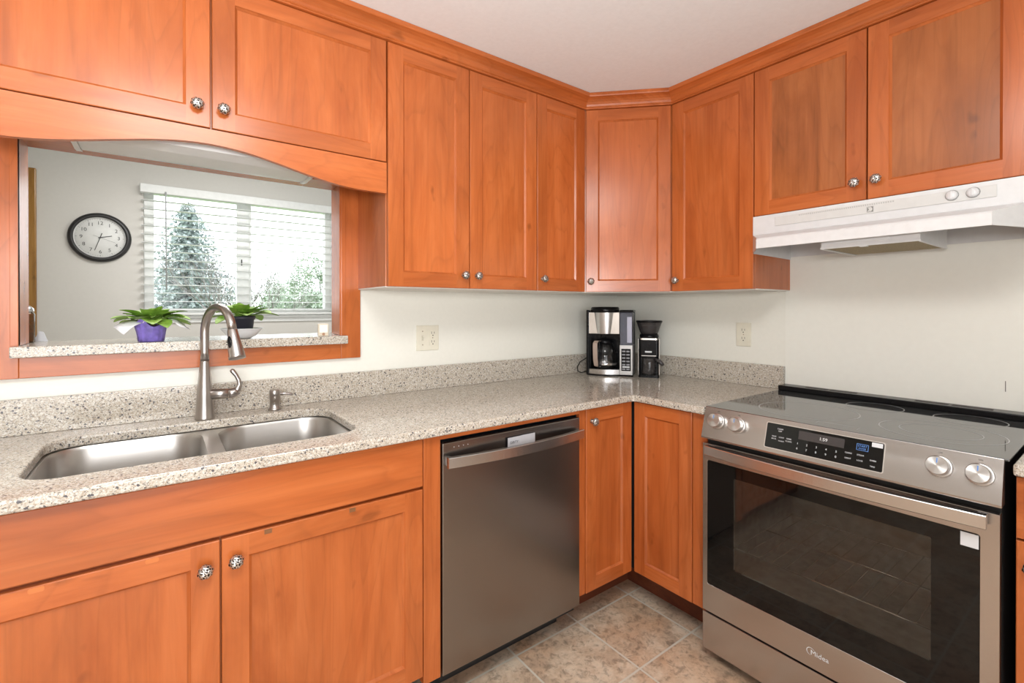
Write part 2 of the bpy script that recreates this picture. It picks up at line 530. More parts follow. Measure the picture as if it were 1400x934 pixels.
# crown moulding following the wall cabinets
prof = [(0.001, 2.219), (0.008, 2.2195), (0.010, 2.223), (0.008, 2.227), (0.011, 2.230), (0.013, 2.238), (0.019, 2.247),
        (0.029, 2.255), (0.040, 2.260), (0.047, 2.262), (0.049, 2.266), (0.049, 2.279), (-0.02, 2.279), (-0.02, 2.219)]
DU = 0.331
rings = []
for end in range(4):
    ring = []
    for e, z in prof:
        b = DU + e
        if end == 0:
            ring.append((-2.66, -b, z))
        elif end == 1:
            ring.append((-0.61 - 0.4142 * e, -b, z))
        elif end == 2:
            ring.append((-b, -0.61 - 0.4142 * e, z))
        else:
            ring.append((-b, -1.76, z))
    rings.append(ring)
crown = struct('trim_1', MB().loops(rings, 0, False, True, True), [wood_h, wood('cherry cross grain', 'y', CL, CM, CH)])
for pl in crown.data.polygons:
    if pl.center.y < -0.62:
        pl.material_index = 1
# thin painted line where crown meets ceiling
# door casing in the dining room
d1 = MB()
d1.box(-2.905, -2.838, DY - 0.02, DY - .0005, 0.0, 2.125, 0, .006)
d1.box(-3.75, -2.905, DY - 0.02, DY - .0005, 2.06, 2.125, 0, .006)
d1.box(-3.75, -3.69, DY - 0.02, DY - .0005, 0.0, 2.06, 0, .006)
dr = struct('door_1', d1, oak)
MB().box(-3.69, -2.91, DY - 0.012, DY - .0005, 0.01, 2.055).build('door_panel', plain('dark oak door', (0.20, 0.095, 0.015), 0.5), dr)

# window in the dining room
wf = MB()
GY = DY + 0.09
wf.prism([(WX0 + .001, WZ0 + .001), (WX1 - .001, WZ0 + .001), (WX1 - .001, WZ1 - .001), (WX0 + .001, WZ1 - .001)], GY - .02, GY + .05, 0, 'y',
         holes=[[(WX0 + .055, WZ0 + .05), (WX1 - .085, WZ0 + .05), (WX1 - .085, WZ1 - .03), (WX0 + .055, WZ1 - .03)]])
wf.box(-1.772, -1.690, GY - .03, GY + .04, WZ0 + .045, WZ1 - .026, 0, .004)
wf.box(-1.690, -1.672, GY - .01, GY + .04, WZ0 + .045, WZ1 - .026, 0, .004)
win = struct('window_1', wf, white_v)
for a, b in ((WX0 + .05, -1.772), (-1.672, WX1 - .08)):
    MB().box(a, b, GY + .012, GY + .016, WZ0 + .045, WZ1 - .026).build('pane', pane_m, win)
MB().box(-1.745, -1.737, GY - .036, GY - .03, 1.60, 1.645, 0, .002).build('latch', plain('latch dark', (0.05, 0.05, 0.05), .5), win)
st = MB()
st.box(-2.36, -1.00, DY - 0.035, DY + 0.07, WZ0 - 0.018, WZ0 - .0005, 0, .004)
st.box(-2.34, -1.02, DY - 0.014, DY - .0005, WZ0 - 0.05, WZ0 - 0.018, 0, .003)
struct('trim_3', st, white_v)
# beige lining of the window recess, right side
MB().box(WX1 - .004, WX1 - .0008, DY + .004, GY - .022, WZ0 + .002, WZ1 - .002).build('recess_lining', plain('recess beige', (0.60, 0.56, 0.48), .7, noise=.1), win)

# ================================================================ HARDWARE
def knob_mesh():
    mb = MB()
    mb.lathe((0, 0, 0), [(0.0085, 0.0), (0.0085, -0.003), (0.0055, -0.005), (0.005, -0.014)], 0, 16, 'y')
    rings = []
    nu, nv = 40, 14
    for j in range(1, nv):
        t = pi * j / nv
        ring = []
        for i in range(nu):
            a = 2 * pi * i / nu
            k = 1 + 0.07 * sin(8 * a + 2.2 * t) * sin(t) + 0.05 * cos(5 * t)
            r = 0.0158 * sin(t) * k; h = -0.0225 + 0.0095 * cos(t) * (1 + 0.06 * sin(8 * a))
            ring.append((r * cos(a), h, -r * sin(a)))
        rings.append(ring)
    mb.loops(rings, 0, True, True, True)
    o = mb.build('knob', knob_m)
    me = o.data
    bpy.data.objects.remove(o)
    return me


KNOB = knob_mesh()


def knob(parent, x, z, y):
    o = bpy.data.objects.new('knob', KNOB); COL.objects.link(o); o.parent = parent; o.location = (x, y, z)
    o['label'] = 'ornate pewter knob'
    return o


def shaker(parent, x0, x1, z0, z1, yf, fw=0.057, knobs=(), th=0.020, name='door', fwz=0.052, pmat=None):
    """shaker door, front plane at local y = yf facing -y"""
    mb = MB(); c = 0.0016
    X0, X1, Z0, Z1 = x0 + c, x1 - c, z0 + c, z1 - c
    a0, a1, b0, b1 = x0 + fw, x1 - fw, z0 + fwz, z1 - fwz
    mb.face([(X0, yf, Z0), (a0, yf, Z0), (a0, yf, Z1), (X0, yf, Z1)], 0)
    mb.face([(a1, yf, Z0), (X1, yf, Z0), (X1, yf, Z1), (a1, yf, Z1)], 0)
    mb.face([(a0, yf, Z0), (a1, yf, Z0), (a1, yf, b0), (a0, yf, b0)], 1)
    mb.face([(a0, yf, b1), (a1, yf, b1), (a1, yf, Z1), (a0, yf, Z1)], 1)
    # outer chamfer and sides
    o1 = [(X0, yf, Z0), (X1, yf, Z0), (X1, yf, Z1), (X0, yf, Z1)]
    o2 = [(x0, yf + c, z0), (x1, yf + c, z0), (x1, yf + c, z1), (x0, yf + c, z1)]
    o3 = [(p[0], yf + th, p[2]) for p in o2]
    mb.loops([o1, o2, o3], 0, False, False, True)
    # inner sticking
    i, dp = 0.007, 0.0085
    q1 = [(a0, yf, b0), (a1, yf, b0), (a1, yf, b1), (a0, yf, b1)]
    q2 = [(a0 + .001, yf + .0025, b0 + .001), (a1 - .001, yf + .0025, b0 + .001), (a1 - .001, yf + .0025, b1 - .001), (a0 + .001, yf + .0025, b1 - .001)]
    q3 = [(a0 + i, yf + dp, b0 + i), (a1 - i, yf + dp, b0 + i), (a1 - i, yf + dp, b1 - i), (a0 + i, yf + dp, b1 - i)]
    mb.loops([q1, q2, q3], 0, False)
    d = mb.build(name, [wood_v, wood_h], parent)
    p = MB()
    p.box(a0 + i - .003, a1 - i + .003, yf + dp + .0004, yf + th - .004, b0 + i - .003, b1 - i + .003)
    p.build('door_panel', pmat or wood_v, d)
    for kx, kz in knobs:
        knob(d, kx, kz, yf)
    return d


# ================================================================ WALL CABINETS
ZB, ZT = 1.351, 2.2175
WG, BG = 'cherry wall cabinets', 'cherry base cabinets'
def carcass(parent, x0, x1, z0, z1, yf=-0.3100, yb=-0.001, under=True):
    MB().box(x0, x1, yf, yb, z0 + .004, z1, 0, .001).build('cabinet_box', wood_v, parent)
    if under:
        MB().box(x0, x1, yf, yb, z0, z0 + .0038).build('bottom_panel', under_w, parent)['label'] = 'pale cabinet underside'


# over the sink, with arched valance
t = thing('wall_cabinet', 'wide cherry wall cabinet with arched valance over the sink pass-through', 'cabinet', (-2.12, 0, 1.788), 0, WG)
def rel(o):  # children of a thing are written in its own axes
    return o
carcass(t, -0.530, 0.5235, 0.0, 2.277 - 1.788, -0.3100)
d = shaker(t, -0.526, -0.0025, 0.004, ZT - 1.788, -0.331, knobs=[(-0.034, 0.060)])
d = shaker(t, 0.0025, 0.5225, 0.004, ZT - 1.788, -0.331, knobs=[(0.030, 0.060)])
vp = []
for i in range(33):
    x = 0.5235 - 1.0535 * i / 32
    s = min(1.0, abs(x + .003) / 0.44)
    arch = -0.041 - 0.066 * (1 - cos(pi * s)) / 2 if s < 1 else -0.107
    vp.append((x, arch))
poly = [(-0.530, 0.0005), (0.5235, 0.0005)] + vp
MB().prism(poly, -0.3295, -0.3105, 0, 'y').build('arched_valance', wood_h, t)

t = thing('wall_cabinet', 'tall two-door cherry wall cabinet beside the pass-through, above the left outlet', 'cabinet', (-1.593, 0, ZB), 0, WG)
carcass(t, 0.0, 0.6835, 0, 2.277 - ZB)
shaker(t, 0.002, 0.3365, 0.003, ZT - ZB, -0.331, knobs=[(0.309, 0.054)])
shaker(t, 0.3405, 0.682, 0.003, ZT - ZB, -0.331, knobs=[(0.370, 0.054)])

t = thing('wall_cabinet', 'narrow single-door cherry wall cabinet left of the diagonal corner cabinet', 'cabinet', (-0.9085, 0, ZB), 0, WG)
carcass(t, 0.0, 0.297, 0, 2.277 - ZB)
shaker(t, 0.002, 0.2955, 0.003, ZT - ZB, -0.331, fw=.055, knobs=[(0.030, 0.055)])

# diagonal corner cabinet
t = thing('wall_cabinet', 'diagonal corner cherry wall cabinet above the coffee maker', 'cabinet', (0, 0, ZB), 0, WG)
pg = [(-0.6105, -0.001), (-0.6105, -0.3085), (-0.3085, -0.6105), (-0.001, -0.6105), (-0.001, -0.001)]
MB().prism(pg, .004, 2.277 - ZB).build('cabinet_box', wood_v, t)
MB().prism(pg, 0, .0038).build('bottom_panel', under_w, t)['label'] = 'pale cabinet underside'
dd = shaker(t, 0.003, 0.3915, 0.003, ZT - ZB, 0.0, fw=.056, knobs=[(0.026, 0.052)])
dd.location = (-0.61, -0.331, 0); dd.rotation_euler = (0, 0, -pi / 4)
# hinges seen in the gap
for z in (0.35, 0.62, .80):
    MB().box(-0.6125, -0.6105, -0.322, -0.312, z, z + .012).build('hinge', white_e, t)

RB = -pi / 2
t = thing('wall_cabinet', 'single-door cherry wall cabinet between the corner cabinet and range hood', 'cabinet', (0, -0.6125, ZB), RB, WG)
carcass(t, 0.0, 0.3755, 0, 2.277 - ZB)
shaker(t, 0.0005, 0.3750, 0.003, ZT - ZB, -0.331, knobs=[(0.028, 0.052)])

t = thing('wall_cabinet', 'short two-door cherry wall cabinet directly above the white range hood', 'cabinet', (0, -0.9895, 1.640), RB, WG)
carcass(t, 0.0, 0.7555, 0, 2.277 - 1.640, under=False)
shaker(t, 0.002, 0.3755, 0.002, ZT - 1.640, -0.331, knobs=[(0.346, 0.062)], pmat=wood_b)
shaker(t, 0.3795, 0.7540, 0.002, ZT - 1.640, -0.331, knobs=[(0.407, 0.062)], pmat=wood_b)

# ================================================================ BASE CABINETS
CT0, CT1 = 0.886, 0.914     # counter slab
t = thing('base_cabinet', 'two-door cherry sink base cabinet with a long false drawer front', 'cabinet', (-2.6515, 0, 0), 0, BG)
MB().box(0, 1.0495, -0.6070, -0.5870, .155, .8845).box(0, .018, -.587, -.003, .155, .8845).box(1.0315, 1.0495, -.587, -.003, .155, .8845)\
    .box(.018, 1.0315, -.587, -.003, .155, .173).build('cabinet_box', wood_v, t)
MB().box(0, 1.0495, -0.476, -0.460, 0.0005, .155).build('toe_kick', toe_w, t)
MB().box(0.003, 1.0475, -0.628, -0.6072, 0.738, 0.880, 0, .0015).build('false_drawer_front', wood_h, t)
dl = shaker(t, 0.003, 0.5235, 0.160, 0.728, -0.628, knobs=[(0.494, 0.672)])
dr_ = shaker(t, 0.5275, 1.0475, 0.160, 0.728, -0.628, knobs=[(0.5555, 0.676)])
for x in (0.2145, 0.3965):
    mb = MB(); mb.prism([(x - .010 + .004 * 0, .716), (x + .010, .716), (x + .012, .719), (x + .012, .7235), (x + .010, .7265), (x - .010, .7265), (x - .012, .7235), (x - .012, .719)], -.6292, -.6281, 0, 'y')
    mb.build('bumper_pad', clearpad, dl)['label'] = 'clear oval pad'
for x in (0.6265, 0.8355):
    MB().box(x - .0085, x + .0085, -.6292, -.6281, .7155, .7265, 0).build('latch_pad', chip, dr_)['label'] = 'small brown square pad'

t = thing('filler_panel', 'plain cherry filler strip between sink cabinet and dishwasher', 'filler panel', (-1.6005, 0, 0))
MB().box(0, .0575, -0.6255, -0.020, .1305, .8845, 0, .001).build('filler_strip', wood_v, t)
MB().box(.0577, .6585, -0.6255, -0.600, .868, .8845, 0, .0008).build('top_rail', wood_h, t)

t = thing('base_cabinet', 'L-shaped corner base cabinet with two hinged cherry doors beside dishwasher', 'cabinet', (0, 0, 0), 0, BG)
pg = [(-0.9405, -0.003), (-0.9405, -0.607), (-0.607, -0.607), (-0.607, -0.9655), (-0.003, -0.9655), (-0.003, -0.003)]
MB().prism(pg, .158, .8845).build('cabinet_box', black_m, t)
pg2 = [(-0.9405, -0.46), (-0.9405, -0.475), (-0.475, -0.475), (-0.475, -0.9655), (-0.46, -0.9655), (-0.46, -0.46)]
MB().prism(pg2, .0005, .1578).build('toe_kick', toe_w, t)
MB().box(-.9405, -.9085, -.622, -.6072, .158, .8845, 0, .001).build('face_frame', wood_v, t)
MB().box(-.622, -.6072, -.9655, -.9065, .158, .8845, 0, .001).build('face_frame', wood_v, t)
shaker(t, -.9065, -.6355, .160, .880, -.628, fw=.054, knobs=[(-.877, .832)])
d2 = shaker(t, .0, .2700, .160, .880, 0.0, fw=.054)
d2.location = (-.628, -.6345, 0); d2.rotation_euler = (0, 0, RB)
for z in (.25, .5, .79):
    MB().box(-.6355, -.6335, -.612, -.608, z, z + .01).build('hinge', white_e, t)

t = thing('base_cabinet', 'cherry base cabinet edge at right of the range', 'cabinet', (0, -1.7475, 0), RB, BG)
MB().box(0, .45, -0.607, -0.003, .158, .8845).build('cabinet_box', wood_v, t)
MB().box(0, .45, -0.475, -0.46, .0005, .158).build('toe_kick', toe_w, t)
dw_ = MB().box(.002, .448, -.628, -.6072, .737, .880, 0, .0015).build('drawer', wood_h, t)
shaker(t, .002, .448, .160, .731, -.628, knobs=[(.030, .676)])

# ================================================================ COUNTER, SINK
D = 0.652
inner = []
for i in range(7):
    a = pi / 2 * i / 6
    inner.append((-D - .018 + .018 * sin(a), -D - .018 + .018 * cos(a)))
outer = [(-2.75, -0.003), (-2.75, -D)] + inner + [(-D, -0.9680), (-0.003, -0.9680), (-0.003, -0.003)]
hole = rrect(-2.486, -1.756, -0.543, -0.128, 0.085, 8)
t = thing('countertop', 'long L-shaped speckled beige stone countertop around sink and corner', 'countertop', (0, 0, 0))
MB().prism(outer, CT0, CT1, holes=[hole]).build('slab', stone, t, bevel=.006)
MB().box(-2.75, -0.003, -0.022, -0.003, CT1 + .0003, 1.0165, 0, .0015).build('backsplash', stone, t)
MB().box(-0.022, -0.003, -0.9680, -0.0222, CT1 + .0003, 1.0165, 0, .0015).build('backsplash', stone, t)
t = thing('countertop', 'short end of speckled stone countertop at right of the range', 'countertop', (0, 0, 0))
MB().box(-D, -.003, -2.20, -1.7465, CT0, CT1).build('slab', stone, t, bevel=.006)

t = thing('kitchen_sink', 'double-bowl stainless undermount sink set in the stone countertop', 'sink', (-2.12, -0.335, 0.70))
def L(x, y, z):
    return (x + 2.12, y + .335, z - .70)
bl, br_ = (-2.482, -2.136, -.541, -.134), (-2.096, -1.762, -.541, -.134)
holes = [[(x + 2.12, y + .335) for x, y in rrect(*b, .085, 8)] for b in (bl, br_)]
MB().prism([(x + 2.12, y + .335) for x, y in rrect(-2.515, -1.728, -.570, -.100, .1, 8)], .1805, .1845, holes=holes).build('rim', steel_s, t)
for b in (bl, br_):
    mb = MB(); rings = []
    for inset, z, r in ((0, .885, .085), (0.001, .882, .085), (.004, .875, .083), (.008, .78, .08), (.012, .725, .08), (.022, .708, .075), (.045, .701, .06), (.12, .699, .03)):
        rings.append([L(x, y, z) for x, y in rrect(b[0] + inset, b[1] - inset, b[2] + inset, b[3] - inset, r, 8)])
    mb.loops(rings, 0, True, False, True)
    o = mb.build('bowl', steel_s, t)
    cx, cy = (b[0] + b[1]) / 2, (b[2] + b[3]) / 2
    MB().lathe(L(cx, cy, .700), [(.042, .0005), (.042, .002), (.030, .0025), (.012, .001)], 0, 20).build('drain', chrome, o)

# faucet
FX, FY = -2.122, -0.090
t = thing('faucet', 'tall brushed nickel pull-down faucet with side lever behind the sink', 'faucet', (FX, FY, CT1 + .0003))
MB().lathe((0, 0, 0), [(.0285, 0), (.0285, .004), (.0268, .01), (.0245, .05), (.0205, .11), (.0165, .155), (.0135, .186), (.0132, .191)], 0, 28).build('body', nickel, t)
u = Vector((.36, -.933, 0)).normalized()
R_ = .086
pts = [(0, 0, .1915), (0, 0, .22), (0, 0, .25), (0, 0, .28)]
for i in range(1, 15):
    a = radians(168) * i / 14
    pts.append(tuple(u * (R_ - R_ * cos(a)) + Vector((0, 0, .28 + R_ * sin(a)))))
MB().tube(pts, .0127, 0, 18).build('spout', nickel, t)
e = Vector(pts[-1]); tdir = (Vector(pts[-1]) - Vector(pts[-2])).normalized()
hp, hr = [], []
for s, r in ((.001, .0128), (.004, .0142), (.03, .0165), (.06, .0205), (.088, .0238), (.094, .0232), (.0945, .017)):
    hp.append(tuple(e + tdir * s)); hr.append(r)
sh = MB().tube(hp, hr, 0, 24).build('spray_head', nickel, t)
s2 = u.cross(Vector((0, 0, 1)))
bc = e + tdir * .045
side = (Vector((-.8, -.6, .12))).normalized()
nn = (side - tdir * side.dot(tdir)).normalized(); bb = tdir.cross(nn)
mb = MB(); rings = []
for k, (rr, h) in enumerate(((1.0, .012), (1.0, .0185), (.8, .0205), (.3, .021))):
    rings.append([bc + nn * h + (tdir * cos(2 * pi * i / 20) * .021 + bb * sin(2 * pi * i / 20) * .0075) * rr for i in range(20)])
mb.loops(rings, 0, True, True, True).build('spray_button', black_p, sh)['label'] = 'black oval button'
lv = MB()
lv.tube([(.015, -.004, .078), (.045, -.006, .078), (.0655, -.008, .0775)], [.0168, .0166, .0166], 0, 20)
lv.tube([(.0665, -.008, .0775), (.077, -.009, .0780), (.086, -.010, .082), (.092, -.011, .088)], [.0166, .0164, .0150, .0105], 0, 20)
o = lv.build('valve_arm', nickel, t)
MB().tube([(.084, -.010, .081), (.093, -.011, .090), (.098, -.012, .104), (.0955, -.012, .120), (.088, -.011, .136), (.077, -.010, .152), (.073, -.010, .156)],
          [.0125, .0110, .0080, .0066, .0066, .0078, .0050], 0, 12).build('lever', nickel, t)

t = thing('soap_dispenser', 'short brushed nickel soap dispenser pump behind the right sink bowl', 'soap dispenser', (-1.911, -0.072, CT1 + .0003))
MB().lathe((0, 0, 0), [(.0225, 0), (.0225, .004), (.0205, .007), (.0168, .011), (.0160, .035), (.0176, .0355), (.0176, .068), (.0160, .071)], 0, 24).build('body', nickel, t)
MB().tube([(.012, -.002, .056), (.035, -.004, .055), (.054, -.006, .0505), (.058, -.007, .047)], [.0052, .0050, .0044, .0038], 0, 12).build('nozzle', nickel, t)

# ================================================================ PASS-THROUGH SHELF AND ITS THINGS
SZ = 1.168
pg = [(-2.576, -0.050), (-1.643, -0.050), (-1.643, 0.1155), (-1.50, .1155), (-1.50, .25), (-2.75, .25), (-2.75, .1155), (-2.576, .1155)]
o = MB().prism(pg, OZ0 + .0005, SZ).build('stone_sill', stone, None, bevel=.003)
tag(o, 'speckled stone sill in the pass-through above the sink', 'sill')

def leaf(mb, base, az, el, length, width, droop, mat=0, petiole=0.35):
    """violet leaf: a stalk and a cupped oval blade"""
    d = Vector((cos(az), sin(az), 0)); s = Vector((-sin(az), cos(az), 0)); base = Vector(base)
    pts = []; N = 9
    p = base.copy(); ang = el
    step = length / N
    for i in range(N + 1):
        pts.append((p.copy(), ang)); p = p + (d * cos(ang) + Vector((0, 0, 1)) * sin(ang)) * step; ang -= droop / N
    k0 = int(N * petiole)
    mb.tube([q[0] for q in pts[:k0 + 2]], .0016, mat, 6)
    rows = []
    for i in range(k0, N + 1):
        tt = (i - k0) / (N - k0)
        wdt = width * (sin(pi * min(.985, .06 + .92 * tt ** .8))) ** .75
        q, an = pts[i]
        nrm = d * -sin(an) + Vector((0, 0, 1)) * cos(an)
        row = []
        for jj in range(-3, 4):
            f = jj / 3
            row.append(q + s * (f * wdt) + nrm * (0.22 * wdt * f * f + .0016 * cos(jj * pi) * (1 - tt)))
        rows.append(row)
    mb.loops(rows, mat, True, closed=False)
    under = [[v - Vector((0, 0, .0007)) for v in r] for r in rows]
    mb.loops(under, mat, True, closed=False)


def violet(parent, z, n_out, rad, seed, el0=0.15):
    rnd = random.Random(seed); mb = MB()
    for ring, (n, ln, el, wd) in enumerate(((n_out, rad, el0, .027), (n_out - 1, rad * .86, el0 + .28, .025), (8, rad * .66, el0 + .6, .023), (6, rad * .5, el0 + .95, .019), (4, rad * .34, 1.25, .013))):
        for i in range(n):
            az = 2 * pi * (i + .5 * ring) / n + rnd.uniform(-.2, .2)
            leaf(mb, (cos(az) * .006, sin(az) * .006, z), az, el + rnd.uniform(-.12, .18), ln * rnd.uniform(.88, 1.1), wd * rnd.uniform(.9, 1.15), .5 + rnd.uniform(-.1, .4))
    return mb.build('foliage', leaf_m, parent, weld=False)


t = thing('potted_violet', 'leafy green violet in purple foil wrap with white paper collar on the stone sill', 'plant', (-2.262, 0.004, SZ + .0004), 0, 'violets on the sill')
mb = MB(); rings = []
for r, z in ((.030, 0), (.033, .001), (.037, .03), (.0415, .056), (.042, .060)):
    ring = []
    for i in range(48):
        a = 2 * pi * i / 48
        k = 1 + .025 * sin(16 * a) + .04 * abs(cos(2 * a))
        top = 0
        if z > .05:
            top = .010 * cos(a * 3 + .6) + .004 * sin(5 * a)
        ring.append((r * k * cos(a), r * k * sin(a), z + top))
    rings.append(ring)
mb.loops(rings, 0, True, True, False)
mb.build('foil_wrap', purple, t)
MB().lathe((0, 0, .052), [(.036, 0), (.036, .003)], 0, 24).build('soil', soil, t)
mb = MB()   # paper collar: folded sheet whose pointed corners hang out over the foil
def flap(p0, p1, q0, q1, sag=.006):
    p0, p1, q0, q1 = map(Vector, (p0, p1, q0, q1)); rows = []
    for i in range(6):
        f = i / 5; lift = Vector((0, 0, sag * sin(pi * f)))
        rows.append([(p0.lerp(q0, f) + lift), (p0.lerp(q0, f).lerp(p1.lerp(q1, f), .5) + lift * 1.4), (p1.lerp(q1, f) + lift)])
    mb.loops(rows, 0, True, closed=False)
flap((-.022, -.036, .062), (-.040, .014, .071), (-.068, -.046, .026), (-.094, -.016, .050))
flap((.030, -.028, .064), (.040, .018, .072), (.072, -.034, .050), (.104, -.010, .036), .012)
flap((-.02, .036, .072), (.03, .034, .072), (-.03, .072, .066), (.02, .078, .060))
flap((-.022, -.036, .062), (.030, -.028, .064), (-.018, -.041, .0665), (.026, -.034, .0685), .001)
o = mb.build('paper_collar', paper, t); md = o.modifiers.new('thick', 'SOLIDIFY'); md.thickness = .0006
violet(t, .067, 11, .106, 3, .2)

t = thing('bowl', 'shallow white bowl under the dark plant pot on the stone sill', 'bowl', (-2.004, 0.004, SZ + .0004))
MB().lathe((0, 0, 0), [(.026, 0), (.030, .0015), (.046, .010), (.060, .026), (.066, .034), (.0685, .0355), (.066, .0365), (.058, .028), (.043, .0125), (.02, .0095)], 0, 36).build('bowl_shell', china, t)
t = thing('potted_violet', 'green violet in a dark plastic pot standing in the white bowl', 'plant', (-2.004, 0.004, SZ + .0122), 0, 'violets on the sill')
MB().lathe((0, 0, 0), [(.031, 0), (.033, .002), (.039, .055), (.043, .056), (.044, .068), (.041, .068), (.040, .060), (.02, .060)], 0, 32).build('pot', pot_blk, t)
MB().lathe((0, 0, .0605), [(.039, 0), (.038, .004)], 0, 24).build('soil', soil, t)
violet(t, .066, 8, .108, 11, .26)

t = thing('indoor_thermometer', 'small square display thermometer at right end of the stone sill', 'thermometer', (-1.732, -0.026, SZ + .0004))
MB().box(-.019, .019, -.006, .008, 0, .048, 0, .002).build('case', plain('thermo case', (.62, .55, .44), .4), t)
MB().box(-.0145, .0145, -.0068, -.0061, .014, .0435).build('screen', plain('thermo screen', (.80, .80, .74), .3), t)
MB().lathe((0, -.0061, .0075), [(.0055, 0), (.0055, -.001)], 0, 16, 'y').build('badge', plain('thermo badge', (.35, .2, .12), .4), t)

t = thing('glass_jar', 'amber glass jar of red-brown spice at left end of the sill', 'jar', (-2.591, 0.158, SZ + .0004))
MB().lathe((0, 0, 0), [(.032, 0), (.036, .004), (.0365, .088), (.033, .096)], 0, 24).build('jar_body', amber_m, t)
MB().lathe((0, 0, 0), [(.030, .006), (.0335, .01), (.0335, .084)], 0, 24).build('contents', redjar, t)
MB().lathe((0, 0, 0), [(.034, .0965), (.035, .099), (.033, .108), (.024, .116), (.008, .1185)], 0, 24).build('lid', chrome, t)
o = MB().prism([(-.012, 0), (.022, 0), (.012, .03), (.002, .034)], -.002, .002, 0, 'y').build('card', plain('pale grey card', (.6, .62, .66), .4), None)
o.location = (-2.556, .215, SZ + .0006)
tag(o, 'small pale grey card standing behind the amber jar', 'card')

# under-cabinet light
t = thing('under_cabinet_light', 'white fluorescent light fixture under the cabinet behind the arched valance', 'light', (-2.12, -0.13, 1.7875))
MB().box(-.318, .318, -.125, .105, -.012, -.0004, 0, .002).build('housing', white_e, t)
pr = [(-.118, -.0125), (-.110, -.036), (-.06, -.046), (.05, -.046), (.092, -.040), (.100, -.0125)]
MB().prism(pr, -.303, .303, 0, 'x').build('lens', lens_m, t)
for x in (-.3165, .3035):
    MB().prism([(-.123, -.0125), (-.115, -.040), (-.062, -.050), (.052, -.050), (.096, -.044), (.105, -.0125)], x, x + .013, 0, 'x').build('end_cap', white_e, t)

# ================================================================ DISHWASHER
DX = -1.5375
t = thing('dishwasher', 'stainless steel dishwasher with bowed bar handle', 'dishwasher', (DX, 0, 0))
MB().box(.004, .590, -.600, -.03, .10, .860).build('tub', black_m, t)
MB().box(.001, .5955, -.627, -.602, .128, .8545, 0, .003, 3).build('door', steel_dw, t)
MB().box(.001, .5955, -.6015, -.585, .128, .866).build('control_strip', black_p, t)
mb = MB()
for i in range(18):
    mb.box(.05 + i * .029, .066 + i * .029, -.6185, -.606, .8546, .8562)
mb.build('touch_buttons', black_p, t)
MB().box(.004, .590, -.500, -.485, .001, .127).build('kick_plate', black_m, t)
mb = MB(); rings = []
for i in range(25):
    x = .008 + .583 * i / 24; s = (i / 24 - .5) * 2
    bow = .026 * (1 - s * s)
    y = -.648 - bow; z = .7985
    rings.append([(x, y - .007, z - .0165), (x, y - .0085, z - .015), (x, y - .0085, z + .015), (x, y - .0075, z + .0165), (x, y + .006, z + .017), (x, y + .006, z - .017), (x, y - .003, z - .0175)])
mb.loops(rings, 0, False, True, True)
for x in (.012, .575):
    mb.box(x, x + .014, -.648, -.6275, .785, .812)
mb.build('handle', steel_h, t)
mb = MB()
for i in range(4):
    mb.lathe((.042 + i * .017, -.6272, .838), [(.0014, 0), (.0014, -.0004)], 0, 10, 'y')
mb.build('indicator', whiteprint, t)

t = thing('magnet_sign', 'grey sliding DIRTY magnet sign on the dishwasher door', 'magnet', (-1.234, -0.6275, 0.8155))
MB().box(-.060, .062, -.004, 0, -.017, .019, 0, .002).build('back_plate', black_p, t)
MB().box(-.056, .0, -.008, -.0045, -.016, .018, 0, .0015).build('slider', vinylgrey, t)
MB().box(.0005, .064, -.0065, -.0045, -.0175, .0185, 0, .001).build('cover', vinylgrey, t)
MB().text('DIRTY', .0125, plane_M((-.030, -.0083, 0), (1, 0, 0), (0, 0, 1)), 0).build('lettering', ink, t)

# ================================================================ RANGE  (local x runs toward the camera side, local -y is the front)
t = thing('range', 'stainless slide-in electric range with black glass cooktop and oven window', 'stove', (0, -0.9700, 0), RB)
RW = .7615
mb = MB()
mb.box(.006, .075, -.634, -.055, .03, .905).box(.690, .756, -.634, -.055, .03, .905)
mb.box(.075, .690, -.634, -.055, .03, .300).box(.075, .690, -.634, -.055, .740, .905).box(.075, .690, -.12, -.055, .300, .740)
mb.build('oven_body', black_m, t)
cav = plain('grey oven enamel', (.20, .19, .175), .45, noise=.25, nscale=30)
mb = MB()
mb.face([(.076, -.634, .301), (.689, -.634, .301), (.689, -.121, .301), (.076, -.121, .301)])
mb.face([(.076, -.634, .739), (.689, -.634, .739), (.689, -.121, .739), (.076, -.121, .739)])
mb.face([(.076, -.634, .301), (.076, -.121, .301), (.076, -.121, .739), (.076, -.634, .739)])
mb.face([(.689, -.634, .301), (.689, -.121, .301), (.689, -.121, .739), (.689, -.634, .739)])
mb.face([(.076, -.121, .301), (.689, -.121, .301), (.689, -.121, .739), (.076, -.121, .739)])
mb.build('oven_cavity', cav, t)
for z in (.425,):
    mb = MB()
    for i in range(15):
        x = .09 + .585 * i / 14
        mb.tube([(x, -.60, z), (x, -.14, z)], .0016, 0, 6)
    for y in (-.60, -.37, -.14):
        mb.tube([(.082, y, z - .003), (.683, y, z - .003)], .0022, 0, 6)
    mb.build('oven_rack', chrome, t)
